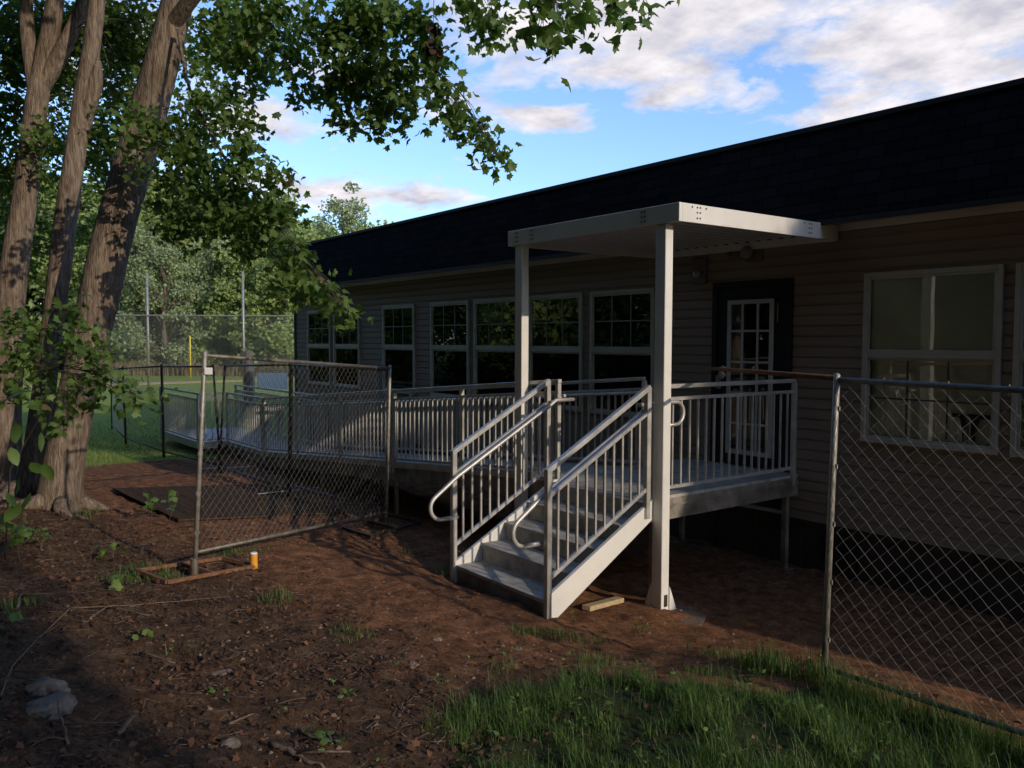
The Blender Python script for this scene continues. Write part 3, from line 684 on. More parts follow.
# rusty feet
def foot(pxs, label, h=.05, m_='rust', r=.022):
    pts = [ground(*q)+Vector((0,0,h)) for q in pxs]
    t = empty('fence_stand', tuple(pts[0]), label, 'fence stand', 'steel feet of the fence panels')
    mm = MB()
    for i in range(4): mm.bar(pts[i], pts[(i+1)%4], .032, .032)
    mm.build('base_frame', M[m_], t)
    a, b = (pts[0]+pts[3])/2, (pts[1]+pts[2])/2
    MB().bar((pts[1]+pts[2])/2, (pts[0]+pts[3])/2, .032, .032).build('cross_bar', M[m_], t)
    return t, pts
t, pts = foot([(137,576),(167,588),(256,571),(222,563)], 'rusty rectangular steel foot under the nearest panel pole')
MB().tube([P1+Vector((0,0,.0)), P1+Vector((0,0,.17))], .034, 10).build('socket', M['galv_worn'], t)
t, pts = foot([(343,532),(372,541),(420,526),(392,519)], 'dark steel foot under the pole beside the ramp', m_='galv_dark')
MB().tube([P2, P2+Vector((0,0,.15))], .032, 10).build('socket', M['galv_dark'], t)
q = ground(254, 571)
yp = empty('marker_stake', tuple(q), 'short yellow capped stake beside the rusty foot', 'stake')
MB().tube([q+Vector((0,0,-.02)), q+Vector((0,0,.165))], .034, 14).build('stake', M['yellow'], yp)
MB().tube([q+Vector((0,0,.166)), q+Vector((0,0,.176))], [.034,.03], 14).build('cap', M['white'], yp)

# rusty pipe tied to the landing rail
pa = T0+Vector((0,.0,-.02)); pb = at(700, 366.5, 8.45)
t = empty('rusty_pipe', tuple(pa), 'thin rusty pipe spanning from the right fence pole to the landing rail', 'pipe')
pb = Vector((-5.56, 7.35, 2.25))
_d = (8.35); pb = at(712, 368.5, _d)
ext = pa+(pb-pa)*1.06
MB().tube([pa, pb, ext], .019, 10).build('tube', M['rust_orange'], t, smooth=True)
ct = at(722, 371, _d-.12)
cb = MB(); 
for k in range(16):
    a = 2*math.pi*k/16
cv = [ct+Vector((.05*math.cos(a)*(1+.25*math.sin(3*a)), .045*math.sin(a), 0)) for a in np.linspace(0, 2*math.pi, 15)[:-1]]
cb.tube([ct+Vector((0,0,.05)), ct+Vector((.012,.01,.035)), ct+Vector((-.01,0,.0)), ct+Vector((.01,-.01,-.04)), ct+Vector((0,0,-.075))], [.010,.036,.022,.040,.012], 7)
tag(cb.build('cloth_rag', M['cloth'], smooth=True), 'grey-white rag knotted round the rusty pipe before the door', 'rag')

# ------------------------------------------------------------------ ground clutter
def rock(name, px, py, sx, sy, sz, label, m_='rock', seed=0, group=None, lift=.3):
    import bmesh
    c = ground(px, py); bm = bmesh.new(); bmesh.ops.create_icosphere(bm, subdivisions=5, radius=1)
    for v in bm.verts:
        n = noise.noise(v.co*1.1+Vector((seed,0,0)))*.38 + noise.noise(v.co*2.9+Vector((seed,5,0)))*.15 + noise.noise(v.co*8+Vector((seed,9,0)))*.045
        cell = noise.voronoi(v.co*1.25+Vector((seed*3,1,2)))[0]; n = n*.8 + .16*(cell[1]-cell[0])-.04+.022*noise.noise(v.co*26)
        v.co *= 1+n; v.co.z = max(v.co.z, -.5)
        v.co = Vector((v.co.x*sx, v.co.y*sy, v.co.z*sz))
    me = bpy.data.meshes.new(name); bm.to_mesh(me); bm.free(); me.materials.append(M[m_])
    me.polygons.foreach_set('use_smooth', [True]*len(me.polygons))
    o = bpy.data.objects.new(name, me); C.objects.link(o); o.location = c+Vector((0,0,sz*lift)); o.rotation_euler = (0,0,seed*1.3)
    return tag(o, label, 'rock', group)
RG = 'rocks lying on the soil'
rock('rock', 50, 712, .165, .105, .055, 'largest grey rock, flat and wedge-shaped, at the lower left', 'rock', 2.1, RG)
rock('rock', 46, 695, .115, .075, .065, 'blocky grey rock resting behind the largest one at lower left', 'rock', 5.4, RG)
rock('rock', 229, 747, .052, .043, .034, 'small smooth grey stone near the bottom edge of the soil', 'rock', 3.3, RG)
rock('rock', 413, 668, .058, .048, .030, 'small orange-brown stone in the bare soil before the stairs', 'redrock', 7.1, RG)
rock('rock', 437, 641, .045, .038, .018, 'flat dull stone just behind the orange-brown one', 'redrock', 4.2, RG)
rock('rock', 217, 676, .095, .055, .016, 'thin pale brown slab of stone in the left soil', 'redrock', 1.2, RG)
rock('rock', 518, 650, .035, .03, .018, 'pale grey-green pebble at the grass edge before the stairs', 'rock', 8.8, RG)
# block of lumber
a, b = ground(586, 612), ground(620, 603)
tag(MB().bar(a+Vector((0,0,.035)), b+Vector((0,0,.035)), .09, .045).build('wood_block', M['lumber'], bevel=.004), 'pale yellow offcut of lumber on the soil between stairs and post', 'wood block')
# plywood sheet and pale strips on the soil
c4 = [ground(113,492), ground(178,524), ground(345,516), ground(262,487)]
mb = MB(); mb.v = [tuple(q+Vector((0,0,.035))) for q in c4]+[tuple(q+Vector((0,0,.055))) for q in c4]
mb.f = [(3,2,1,0),(4,5,6,7)]+[(i,(i+1)%4,4+(i+1)%4,4+i) for i in range(4)]
tag(mb.build('plywood_sheet', M['board']), 'dark weathered plywood sheet lying flat behind the nearest fence panel', 'plywood sheet')
for (x0,y0_,x1,y1_,lab) in ((258,499,318,492,'pale strip lying across the dark plywood sheet'),(200,473,255,470,'pale strip on the soil beyond the plywood sheet')):
    a, b = ground(x0,y0_), ground(x1,y1_)
    tag(MB().bar(a+Vector((0,0,.075)), b+Vector((0,0,.075)), .03, .012).build('trim_strip', M['alu'], bevel=.002), lab, 'strip', 'pale strips left on the ground')

# sticks
SG = 'fallen sticks on the soil'
sticks = [([(40,640),(70,612),(140,607),(230,600)],.006,'long pale thin stick arching over the left soil'),
          ([(70,748),(62,738),(58,722)],.008,'short dark stick poking up beside the largest rock'),
          ([(270,750),(300,764),(325,775)],.016,'thick dark stick at the bottom edge of the picture'),
          ([(300,735),(322,750)],.012,'charred short stick near the bottom edge'),
          ([(228,728),(254,719)],.007,'pale broken stick left of the grass'),
          ([(140,656),(175,668)],.009,'dark brown stick in the middle of the left soil'),
          ([(0,700),(12,672),(38,640),(60,628)],.006,'thin curved twig at the left edge of the soil'),
          ([(16,612),(22,598),(19,598)],.012,'short reddish root stub at the far left'),
          ([(120,738),(136,722)],.014,'short grey-brown stick left of the smooth stone'),
          ([(262,543),(285,541),(293,547)],.008,'bent pale twig behind the yellow stake'),
          ([(92,620),(108,610),(150,618)],.007,'forked pale twig behind the rocks')]
for pts, r, lab in sticks:
    P = [ground(*q)+Vector((0,0,r+.012*(i % 2)+.01)) for i, q in enumerate(pts)]
    if 'poking' in lab: P[-1] += Vector((0,0,.12)); P[1] += Vector((0,0,.05))
    Q = []
    for i in range(len(P)-1):
        for k in range(5):
            q = lerp(P[i],P[i+1],k/5); Q.append(q+Vector((random.uniform(-1,1),random.uniform(-1,1),random.uniform(0,1)))*r*.8)
    Q.append(P[-1]); m2 = MB().tube(Q, [r*(1-.6*i/len(Q)) for i in range(len(Q))], 6)
    if len(P) > 2:
        m2.tube([Q[4], Q[4]+Vector((.12,.10,.03)), Q[4]+Vector((.2,.2,.03))], [r*.6,r*.4,r*.2], 5)
    tag(m2.build('stick', M['stick'], smooth=True), lab, 'stick', SG)

# ------------------------------------------------------------------ leaves
def leaf_template(kind):
    if kind == 'maple':
        o_ = [(0,0),(.18,.01),(.44,-.04),(.42,.16),(.60,.38),(.40,.46),(.36,.60),(.16,.60),(0,.98)]
        pts = [(x,y) for x,y in o_] + [(-x,y) for x,y in o_[-2:0:-1]]
        c = (0,.30)
    elif kind == 'oval':
        o_ = [(0,0),(.22,.22),(.27,.5),(.17,.78),(0,1)]
        pts = o_ + [(-x,y) for x,y in o_[-2:0:-1]]; c = (0,.5)
    else:   # clump: ragged quad-like patch
        pts = [(0,0),(.42,.12),(.30,.42),(.55,.70),(.12,.72),(-.05,1.0),(-.30,.70),(-.52,.52),(-.30,.30)]; c = (0,.45)
    V = [(c[0],c[1],.0)] + [(x,y,-.50*abs(x)**1.2 - .30*(y-.3)**2) for x,y in pts]
    n = len(pts); Fc = [(0, 1+i, 1+(i+1) % n) for i in range(n)]
    return np.array(V, float), np.array(Fc)
TPL = {k: leaf_template(k) for k in ('maple','oval','clump')}
def leaves(P, size, kind='maple', droop=.5, up=.0, shade=None):
    """P (n,3) stems; returns verts, faces, rnd"""
    V0, F0 = TPL[kind]; n = len(P); nv = len(V0)
    size = np.asarray(size)*np.ones(n)
    d = rng.normal(0,1,(n,3)); d[:,2] = d[:,2]*.5 - droop*1.4; d /= np.linalg.norm(d,axis=1,keepdims=True)
    nn = rng.normal(0,.75,(n,3)); nn[:,2] += .7+up; nn -= d*(nn*d).sum(1,keepdims=True); nn /= np.linalg.norm(nn,axis=1,keepdims=True)
    s = np.cross(d, nn)
    V = P[:,None,:] + size[:,None,None]*(V0[None,:,0:1]*s[:,None,:] + V0[None,:,1:2]*d[:,None,:] + V0[None,:,2:3]*nn[:,None,:])
    Fc = F0[None]+ (np.arange(n)*nv)[:,None,None]
    V[:,:,2] += 0
    rnd = np.repeat(rng.random(n) if shade is None else np.clip(shade,0,1), nv)
    return V.reshape(-1,3), Fc.reshape(-1,3), rnd
def leafobj(name, parts, mat_, parent=None):
    Vs=[];Fs=[];As=[];b=0
    for V,Fc,A in parts: Vs.append(V); Fs.append(Fc+b); As.append(A); b += len(V)
    return npmesh(name, np.concatenate(Vs), np.concatenate(Fs), mat_, np.concatenate(As), parent)

# leaf litter and twigs (uncountable)
def scatter(n, x0, x1, y0, y1, keep):
    out = []
    while len(out) < n:
        x, y = random.uniform(x0,x1), random.uniform(y0,y1)
        if random.random() < keep(x, y): out.append((x, y, gz(x,y)+gnoise(x,y)))
    return np.array(out)
kl = lambda x, y: (1-.95*sstep(2.3, 3.6, y-.12*(x+5)))*(.35+.65*sstep(-.15,.3,noise.noise(Vector((x*1.5,y*1.5,8)))))
P = scatter(20000, -11, -1.2, -.6, 5.2, kl); P[:,2] += .010
o = leafobj('leaf_litter', [leaves(P, .012+.040*rng.random(len(P))**2.2, 'clump', .0, 1.2, rng.beta(2,2.6,len(P)))], M['litter'])
tag(o, 'brown dead leaves and bark chips strewn over the soil', 'leaf litter', kind='stuff')
mb = MB()
for x, y, z in scatter(2600, -10.5, -1.5, .2, 5.4, lambda x,y: kl(x,y)*.94+.06):
    a = random.uniform(0, 6.28); l = .02+.15*random.random()**2; z += .012
    mb.tube([(x,y,z),(x+l*.5*math.cos(a),y+l*.5*math.sin(a),z+random.uniform(.0,.02)),(x+l*math.cos(a+.3),y+l*math.sin(a+.3),z)], random.uniform(.0008,.0026), 3)
tag(mb.build('twig_litter', M['stick']), 'scattered thin twigs across the soil', 'twigs', kind='stuff')
P = scatter(2600, -12, -2, 1, 7.5, lambda x,y: 1); st_ = MB()
for x, y, z in P:
    if -6.7 < x < -5.1 and y > 4.3: continue
    s = random.choice((.004,.005,.006,.008,.01,.013,.018)); a = [random.uniform(.6,1.2)*s for _ in range(6)]
    n = len(st_.v); st_.v += [(x+a[0],y,z),(x,y+a[1],z),(x-a[2],y,z),(x,y-a[3],z),(x,y,z+a[4]*.8),(x,y,z-s)]
    st_.f += [(n,n+1,n+4),(n+1,n+2,n+4),(n+2,n+3,n+4),(n+3,n,n+4),(n+1,n,n+5),(n+2,n+1,n+5),(n+3,n+2,n+5),(n,n+3,n+5)]
tag(st_.build('pebbles', M['redrock']), 'small pebbles and clods scattered on the bare soil', 'pebbles', kind='stuff')

# grass
def blades(P, h, w, lean=.45):
    n = len(P); h = np.asarray(h)*np.ones(n); w = w*np.ones(n)
    a = rng.uniform(0,2*np.pi,n); dx = np.stack([np.cos(a),np.sin(a),0*a],1); sx = np.stack([-np.sin(a),np.cos(a),0*a],1)
    b = rng.uniform(.1,1,n)*lean; rows = []
    for t, ww in ((0,1),(.35,.9),(.7,.6)):
        c = P + dx*(h*b*t*t)[:,None] + np.array([0,0,1])*(h*(t-.25*b*t*t))[:,None]
        rows += [c - sx*(w*ww/2)[:,None], c + sx*(w*ww/2)[:,None]]
    tip = P + dx*(h*b)[:,None] + np.array([0,0,1])*(h*(1-.3*b))[:,None]; rows.append(tip)
    V = np.stack(rows,1).reshape(-1,3); i0 = np.arange(n)*7; T = []
    for q in ((0,1,3),(0,3,2),(2,3,5),(2,5,4),(4,5,6)): T.append(np.stack([i0+q[0],i0+q[1],i0+q[2]],1))
    return V, np.concatenate(T), np.repeat(rng.beta(2,2.2,n), 7)
kg = lambda x, y: (turf(x,y)**2)*(.04+.96*sstep(-.22,.22,noise.noise(Vector((x*2.3,y*2.3,4)))+.5*noise.noise(Vector((x*6,y*6,14)))))
P = scatter(58000, -4.9, 0.2, .9, 5.3, kg)
hh = (.03+.145*rng.random(len(P))**1.8)*(1+.5*np.array([noise.noise(Vector((p[0]*3,p[1]*3,1))) for p in P]))
parts = [blades(P, hh, .0032, .95)]
P = scatter(2600, -3.4, .6, 4.15, 5.2, lambda x,y: sstep(.25,.0,abs(y-4.6-.15*noise.noise(Vector((x*4,0,0)))))); parts.append(blades(P, rng.uniform(.10,.24,len(P)), .0045, .6))
P = scatter(1400, -5.2, -2.8, 2.9, 5.0, lambda x,y: sstep(.15,.4,noise.noise(Vector((x*2.2,y*2.2,12))))); parts.append(blades(P, rng.uniform(.03,.09,len(P)), .004))
P = scatter(1600, -11, -5.2, .6, 4.8, lambda x,y: sstep(.32,.5,noise.noise(Vector((x*1.4,y*1.4,22))))); parts.append(blades(P, rng.uniform(.03,.10,len(P)), .005, .8))
tag(leafobj('lawn_grass', parts, M['grass']), 'green uncut grass at the lower right and in tufts on the soil', 'grass', kind='stuff')
P = scatter(22000, -27, -14.5, -9, 7, lambda x,y: turf(x,y)*(1 if x > -22 else .4))
tag(leafobj('field_grass', [blades(P, rng.uniform(.04,.09,len(P)), .012, .6)], M['field_grass']), 'short green grass along the near edge of the playing field', 'grass', kind='stuff')
# broad-leaved weeds in the grass
P = scatter(150, -4.7, -1.5, 1.2, 4.8, lambda x,y: .12+kg(x,y)*.9); ws = []
for p in P:
    k = random.randint(4,8); ws.append(np.array(p)[None]+np.stack([rng.normal(0,.022,k),rng.normal(0,.022,k),rng.uniform(.02,.075,k)],1))
P = np.concatenate(ws)
o = leafobj('ground_weeds', [leaves(P, rng.uniform(.018,.045,len(P)), 'oval', -.1, 1.0)], M['leaf_sap']); tag(o, 'low broad-leaved weeds among the grass', 'weeds', kind='stuff')

# saplings at the foot of the trees
def sapling(px, py, d_top, n, size, label, stem_px=None, lean=(0,0)):
    b_ = ground(px, py); tip = b_ + Vector((lean[0], lean[1], d_top))
    t = empty('sapling', tuple(b_), label, 'sapling', 'leafy maple saplings near the left trees')
    mid = lerp(b_, tip, .5)+Vector((random.uniform(-.03,.03),random.uniform(-.03,.03),0))
    MB().tube([b_-Vector((0,0,.02)), mid, tip], [.006,.0045,.003], 6).build('stem', M['branch'], t)
    P = []
    for k in range(n):
        f = .45+.6*random.random(); q = lerp(b_, tip, min(f,1)); a = random.uniform(0,6.28); r = random.uniform(.02,.13)
        P.append((q.x+r*math.cos(a), q.y+r*math.sin(a), q.z+random.uniform(-.02,.05)))
    leafobj('leaves', [leaves(np.array(P), rng.uniform(size*.7,size*1.2,n), 'maple', .35, .6)], M['leaf_sap'], t)
for args in ((112,560,.16,7,.085,'sapling with a few bright leaves left of the rusty foot'),
             (150,525,.30,9,.09,'thin sapling beside the plywood sheet corner'),
             (168,523,.36,6,.10,'sapling whose single top leaf stands before the fence panel',None,(.1,.1)),
             (118,590,.10,7,.09,'lowest sapling, just in front of the rusty foot'),
             (148,640,.06,6,.05,'tiny seedling in the middle of the left soil'),
             (328,748,.08,6,.07,'seedling beside brown leaves near the bottom edge'),
             (20,560,.34,10,.11,'leafy sapling at the left edge under the trees'),
             (8,640,.10,6,.07,'small sprout at the left edge of the soil'),
             (40,552,.2,10,.08,'low sapling between the trunk bases and the rocks')):
    sapling(*args)

# ------------------------------------------------------------------ big trees at the left
def trunk_mesh(path, rad, seg=22, flare=0, seed=0, name='trunk', mat_='bark', parent=None, sub=12):
    pts=[];rs=[]
    for i in range(len(path)-1):
        for k in range(sub):
            t = k/sub; a, b = Vector(path[i]), Vector(path[i+1])
            p0 = Vector(path[max(i-1,0)]); p3 = Vector(path[min(i+2,len(path)-1)])
            pts.append(.5*((2*a)+(b-p0)*t+(2*p0-5*a+4*b-p3)*t*t+(3*a-p0-3*b+p3)*t**3)); rs.append(rad[i]*(1-t)+rad[i+1]*t)
    pts.append(Vector(path[-1])); rs.append(rad[-1])
    mb = MB().tube(pts, rs, seg)
    base = pts[0].z; V = []
    for j, v in enumerate(mb.v):
        i = min(j//seg, len(pts)-1); c = pts[i]; v = Vector(v); d = v-c; h = max(0, c.z-base)
        a = math.atan2(d.y, d.x)
        f = 1 + .07*noise.noise(Vector((v.x*2.2+seed, v.y*2.2, v.z*.9))) + .035*noise.noise(Vector((v.x*9+seed, v.y*9, v.z*2.2)))
        if flare: f += flare*math.exp(-h*3.6)*(.45+.75*max(0, math.sin(a*3+seed)))
        V.append(tuple(c + d*f))
    mb.v = V
    return mb.build(name, M[mat_], parent, smooth=True)
def branch(p0, p1, r0, r1, sag=.15, n=7):
    p0, p1 = Vector(p0), Vector(p1); L_ = (p1-p0).length; pts=[];rs=[]
    off = Vector((random.uniform(-1,1),random.uniform(-1,1),random.uniform(-.5,.5)))*L_*.05
    for i in range(n+1):
        t = i/n; q = lerp(p0,p1,t)+off*math.sin(t*math.pi)+Vector((0,0,sag*L_*math.sin(t*math.pi)*(1-t*.4)))
        q += Vector((random.uniform(-1,1),random.uniform(-1,1),random.uniform(-1,1)))*L_*.008; pts.append(q); rs.append(r0*(1-t)+r1*t)
    return pts, rs
def blobs(bl, dens, size, droop=.55):
    """bl: (px,py,depth,rx,ry,n) leafy sprays; positions are turned into real points in space; returns leaf parts and centres"""
    parts=[]; cents=[]
    for px,py,d,rx,ry,n in bl:
        c = at(px,py,d); cents.append((c, rx*d/820, ry*d/820)); a_, b_ = rx*d/820, ry*d/820
        n = int(n*dens); ns = max(3, n//9)
        u = rng.normal(0,1,(ns,3)); u /= np.linalg.norm(u,axis=1,keepdims=True); rr = rng.random(ns)**(.45)
        sub = u*rr[:,None]
        dpt = max(.35, (a_+b_)/2)
        X = sub[:,0:1]*a_*np.array(RT)[None] + sub[:,1:2]*b_*np.array(UP)[None] + sub[:,2:3]*dpt*np.array(FW)[None] + np.array(c)[None]
        X = np.repeat(X, 9, 0) + rng.normal(0,.085,(len(X)*9,3))*np.array([1,1,.8])
        parts.append(leaves(X, rng.uniform(size*.65,size*1.25,len(X)), 'maple', droop, .1, np.clip(rng.beta(2.2,2.6,len(X))+rng.normal(0,.08),0,1)))
    return parts, cents
def big_tree(label, path, rad, bl, limbs, high, size=.080, flare=.75, seed=1, extra_trunks=(), mat_='bark', twigs=True):
    root = Vector(path[0]); t = empty('maple_tree', tuple(root), label, 'tree', 'maple trees standing together at the left')
    trunk_mesh(path, rad, 26, flare, seed, parent=t, mat_=mat_)
    for q_ in range(5):                      # surface roots running into the soil
        a_ = seed*1.3 + q_*1.257 + random.uniform(-.3,.3); l_ = random.uniform(.45,.95); P_=[]; R_=[]
        for k_ in range(9):
            t_ = k_/8; rr_ = rad[0]*.75+l_*t_; aa_ = a_+.35*math.sin(t_*3+q_); x_, y_ = root.x+rr_*math.cos(aa_), root.y+rr_*math.sin(aa_)
            P_.append((x_, y_, gz(x_,y_)+.13*(1-t_)**2-.02-.035*t_)); R_.append(.085*(1-t_)**.8+.022)
        MB().tube(P_, R_, 9).build('root', M[mat_], t, smooth=True)
    for p_, r_ in extra_trunks: trunk_mesh(p_, r_, 16, 0, seed+2, 'limb', mat_, t)
    parts, cents = blobs(bl, 2.0, size)
    anchors = [Vector(p) for p in limbs]
    for c, a_, b_ in cents:
        src = min(anchors, key=lambda q: (q-c).length + (1.2 if q.z < c.z-.3 else 0))
        pts, rs = branch(src, c, max(.004,.003*(src-c).length+.002), .002, .06); mb = MB().tube(pts, rs, 6)
        for k in range(5):
            q = pts[random.randint(3,6)]; e = c+Vector((random.uniform(-a_,a_),random.uniform(-a_,a_),random.uniform(-b_,b_)))*.8
            mb.tube([q, lerp(q,e,.5)+Vector((0,0,.04)), e], [.004,.003,.0018], 4)
        mb.build('branch', M['branch'], t, smooth=True)
    for hp, hr, hn in high:                 # upper crown, above the picture
        hp = Vector(hp); pts, rs = branch(path[-1], hp, .10, .03, .05); MB().tube(pts, rs, 7).build('branch', M['branch'], t, smooth=True)
        ns = hn//10; u = rng.normal(0,1,(ns,3)); u /= np.linalg.norm(u,axis=1,keepdims=True)
        X = np.array(hp)[None]+u*(rng.random(ns)**.4)[:,None]*np.array([hr,hr,hr*.7]); X = np.repeat(X,10,0)+rng.normal(0,.16,(ns*10,3))
        parts.append(leaves(X, rng.uniform(.14,.22,len(X)), 'clump', .4, .2))
    leafobj('foliage', parts, M['leaf'], t)
    return t
def tp(px, py, d): return tuple(at(px,py,d))
B1 = ground(62, 509); d1 = (B1-CAM).dot(FW); print('tree depth', d1, B1)
k1 = d1/820
path1 = [tuple(B1-Vector((0,0,.25))), tp(63,470,d1), tp(85,360,d1), tp(115,230,d1), tp(146,120,d1), tp(178,0,d1), tp(215,-140,d1), tp(235,-300,d1)]
rad1 = [.25, 18*k1, 17.5*k1, 19*k1, 18*k1, 15*k1, .14, .10]
B2 = B1 + (at(28,500,d1+.8)-at(62,500,d1)); B2.z = gz(B2.x,B2.y); d2 = (B2-CAM).dot(FW); k2 = d2/820
path2 = [tuple(B2-Vector((0,0,.2))), tp(38,440,d2), tp(52,330,d2), tp(66,220,d2), tp(80,120,d2), tp(95,20,d2), tp(108,-120,d2), tp(120,-300,d2)]
rad2 = [.18, 11.5*k2, 10*k2, 10.5*k2, 9.5*k2, 8*k2, .08, .06]
d3 = d1+1.3; k3 = d3/820; B3 = at(4,500,d3); B3.z = gz(B3.x,B3.y)
path3 = [tuple(B3-Vector((0,0,.2))), tp(6,400,d3), tp(12,290,d3), tp(26,190,d3), tp(38,95,d3), tp(52,20,d3), tp(66,-90,d3), tp(80,-260,d3)]
rad3 = [.22, 14*k3, 13*k3, 11.5*k3, 10*k3, 8.5*k3, .09, .06]
limb3 = ([tp(37,92,d3), tp(60,55,d3), tp(84,0,d3), tp(110,-90,d3)], [9*k3, 8*k3, 6*k3, .03])
limb3b = ([tp(36,90,d3), tp(28,40,d3), tp(26,-10,d3), tp(24,-90,d3)], [8*k3, 7*k3, 6*k3, .03])
limb2 = ([tp(82,130,d2), tp(94,85,d2), tp(98,60,d2)], [7*k2, 8*k2, 3*k2])
D = d1
bl1 = [(560,12,4.6,1,1,0)][:0] + [ # sprays that hang over the site, right of the leaning trunk
 (228,30,D-.2,34,34,250),(248,58,D-1,34,34,220),(275,18,D-1.2,36,28,220),(225,105,D-1,32,24,110),
 (292,55,D-1.5,18,24,90),(310,95,D-1.6,14,10,50),
 (192,140,D-.8,24,28,130),(200,175,D-1,32,32,190),(180,195,D-.3,26,30,150),(225,200,D-1.4,34,28,190),(190,225,D-1,32,22,150),(245,165,D-1.6,14,34,120),(250,130,D-1.5,11,30,60),
 (240,225,D-1.8,34,18,150),(270,208,D-2,14,12,50),(275,180,D-2,15,14,50),(285,215,D-2.2,12,9,40),(255,245,D-1.8,28,11,80),
 (288,257,D-2.3,20,10,60),(300,275,D-2.6,17,17,80),(318,290,D-2.8,16,14,55),(340,304,D-3.0,9,9,18),(350,316,D-3.05,5,5,6),
 (140,115,D-1.0,18,12,46),(155,130,D-1.0,14,22,60),(128,140,D-1.1,10,16,30),(135,165,D-1.1,8,12,14),
 (345,25,D-2,38,34,260),(378,30,D-2.1,30,34,200),(355,75,D-2.1,20,30,150),(381,88,D-2.2,14,32,140),(338,88,D-2,10,20,60),(402,78,D-2.4,14,22,80),(345,118,D-2.1,8,12,44),(381,125,D-2.3,9,9,34),(405,112,D-2.5,12,9,44),
 (415,25,D-2.6,20,26,110),(432,60,D-2.6,10,24,60),(440,95,D-2.8,9,16,40),(452,108,D-2.8,11,8,26),(463,118,D-3,8,8,18),(478,130,D-3,10,7,20),(488,145,D-3.1,8,7,18),(497,157,D-3.2,7,6,14),
 (480,15,D-2.8,14,12,40),(490,30,D-2.9,10,12,34),(500,25,D-3,9,5,14),(460,4,D-2.8,14,7,24),
]
bl1b = [(550,12,4.6,14,14,15),(560,32,4.3,11,13,10),(540,28,4.5,5,9,4),(612,8,4.9,14,7,10),(640,2,5,10,4,6),(596,-6,4.8,16,6,9),(565,-10,4.5,26,9,18)]
limb_r = [tp(176,0,D), tp(215,-80,D), tp(300,-60,D-1.5), tp(400,-40,D-2.3), tp(470,-30,D-2.8), tp(250,-40,D-1), tp(190,140,D-.9), tp(162,110,D-.4), tp(235,190,D-1.6), tp(200,200,D-1), tp(330,-20,D-1.9), tp(395,60,D-2.3), tp(436,70,D-2.6), tp(275,225,D-2.1), tp(600,-70,5), tp(545,-60,4.6)]
big_tree('thick leaning maple, rightmost trunk of the three, its sprays hanging over the site', path1, rad1, bl1+bl1b, limb_r,
         [(tuple(Vector(path1[-1])+Vector((1.5,1.0,1.2))),2.4,3600),(tuple(Vector(path1[-1])+Vector((-1,-.6,2))),2.6,3600),(tuple(Vector(path1[-1])+Vector((3.0,-.6,.2))),2.0,2600),(tuple(Vector(path1[-1])+Vector((.5,-2.5,.6))),2.2,2600)],
         seed=1, extra_trunks=[([tp(168,30,D), tp(250,-60,D-1), tp(400,-75,D-2.2), tp(520,-80,D-3.6), tp(620,-100,5.0)], [.10,.075,.055,.035,.015]),
                               ([tp(178,30,D-.25), tp(190,90,D-.7), tp(215,140,D-1.2), tp(235,172,D-1.6), tp(285,225,D-2.1), tp(300,262,D-2.5), tp(338,300,D-3)], [.02,.018,.015,.012,.009,.006,.003]),
                               ([tp(180,105,D-.6), tp(187,130,D-.8), tp(183,170,D-.9), tp(205,195,D-1)], [.016,.012,.009,.006])])
bl2 = [(150,30,D+1.8,30,40,300),(110,30,D+2.0,45,40,520),(130,80,D+1.9,30,40,300),(60,60,D+2.0,30,45,300),(100,130,D+1.0,22,30,160),(120,170,D+1.4,24,30,150),(50,150,D+1.2,20,40,140),
       (75,395,D-2.6,22,12,34),(100,372,D-2.6,14,8,18),(95,355,D-2.5,16,7,18),(125,385,D-2.9,17,8,16),(145,400,D-3,8,9,9),(45,385,D-2.4,25,13,26),(60,335,D-2.2,22,8,22),(90,335,D-2.3,12,8,14),(20,350,D-2.2,20,18,34),(15,390,D-2.4,20,16,30),(75,310,D-2.1,14,5,9),(12,320,D-2,20,12,34),(40,362,D-2.3,20,9,18),(110,352,D-2.6,10,5,8),(55,420,D-2.5,20,8,14)]
limb2a = [tp(95,20,d2), tp(110,-60,d2), tp(66,220,d2), tp(-10,370,D-2.0), tp(-20,330,D-1.8), tp(30,370,D-2.2)]
big_tree('slender straight maple, middle trunk of the three', path2, rad2, bl2, limb2a,
         [(tuple(Vector(path2[-1])+Vector((-.5,.5,1))),2.3,3000),(tuple(Vector(path2[-1])+Vector((0,-1.6,2))),2.3,3000)], seed=4, flare=.5,
         extra_trunks=[limb2, ([tp(-60,340,D-1.6), tp(-10,350,D-2), tp(60,372,D-2.4), tp(110,385,D-2.8)],[.013,.009,.006,.003])])
bl3 = [(0,30,D+3,50,50,520),(60,80,D+3.2,50,50,520),(120,60,D+3.2,45,50,480),(150,140,D+3,30,40,260),(20,150,D+3.2,50,45,420),(85,160,D+3.2,40,40,320),(-10,220,D+3,40,40,260),(90,230,D+3.5,30,30,160),(190,60,D+3,40,45,400),(240,20,D+2.6,40,30,300),(200,120,D+2.6,26,30,160),
       (20,40,D+2.6,40,45,480),(0,110,D+2.6,36,40,340),(15,180,D+2.7,30,36,240),(30,240,D+2.6,30,30,200),(70,20,D+2.6,36,30,300),(5,270,D+2.4,20,24,120)]
big_tree('forked maple, leftmost trunk of the three', path3, rad3, bl3, [path3[-3], path3[-2], path3[4]],
         [(tuple(Vector(path3[-1])+Vector((-1.2,-.6,1))),2.4,3000)], seed=7, flare=.5, extra_trunks=[limb3, limb3b])
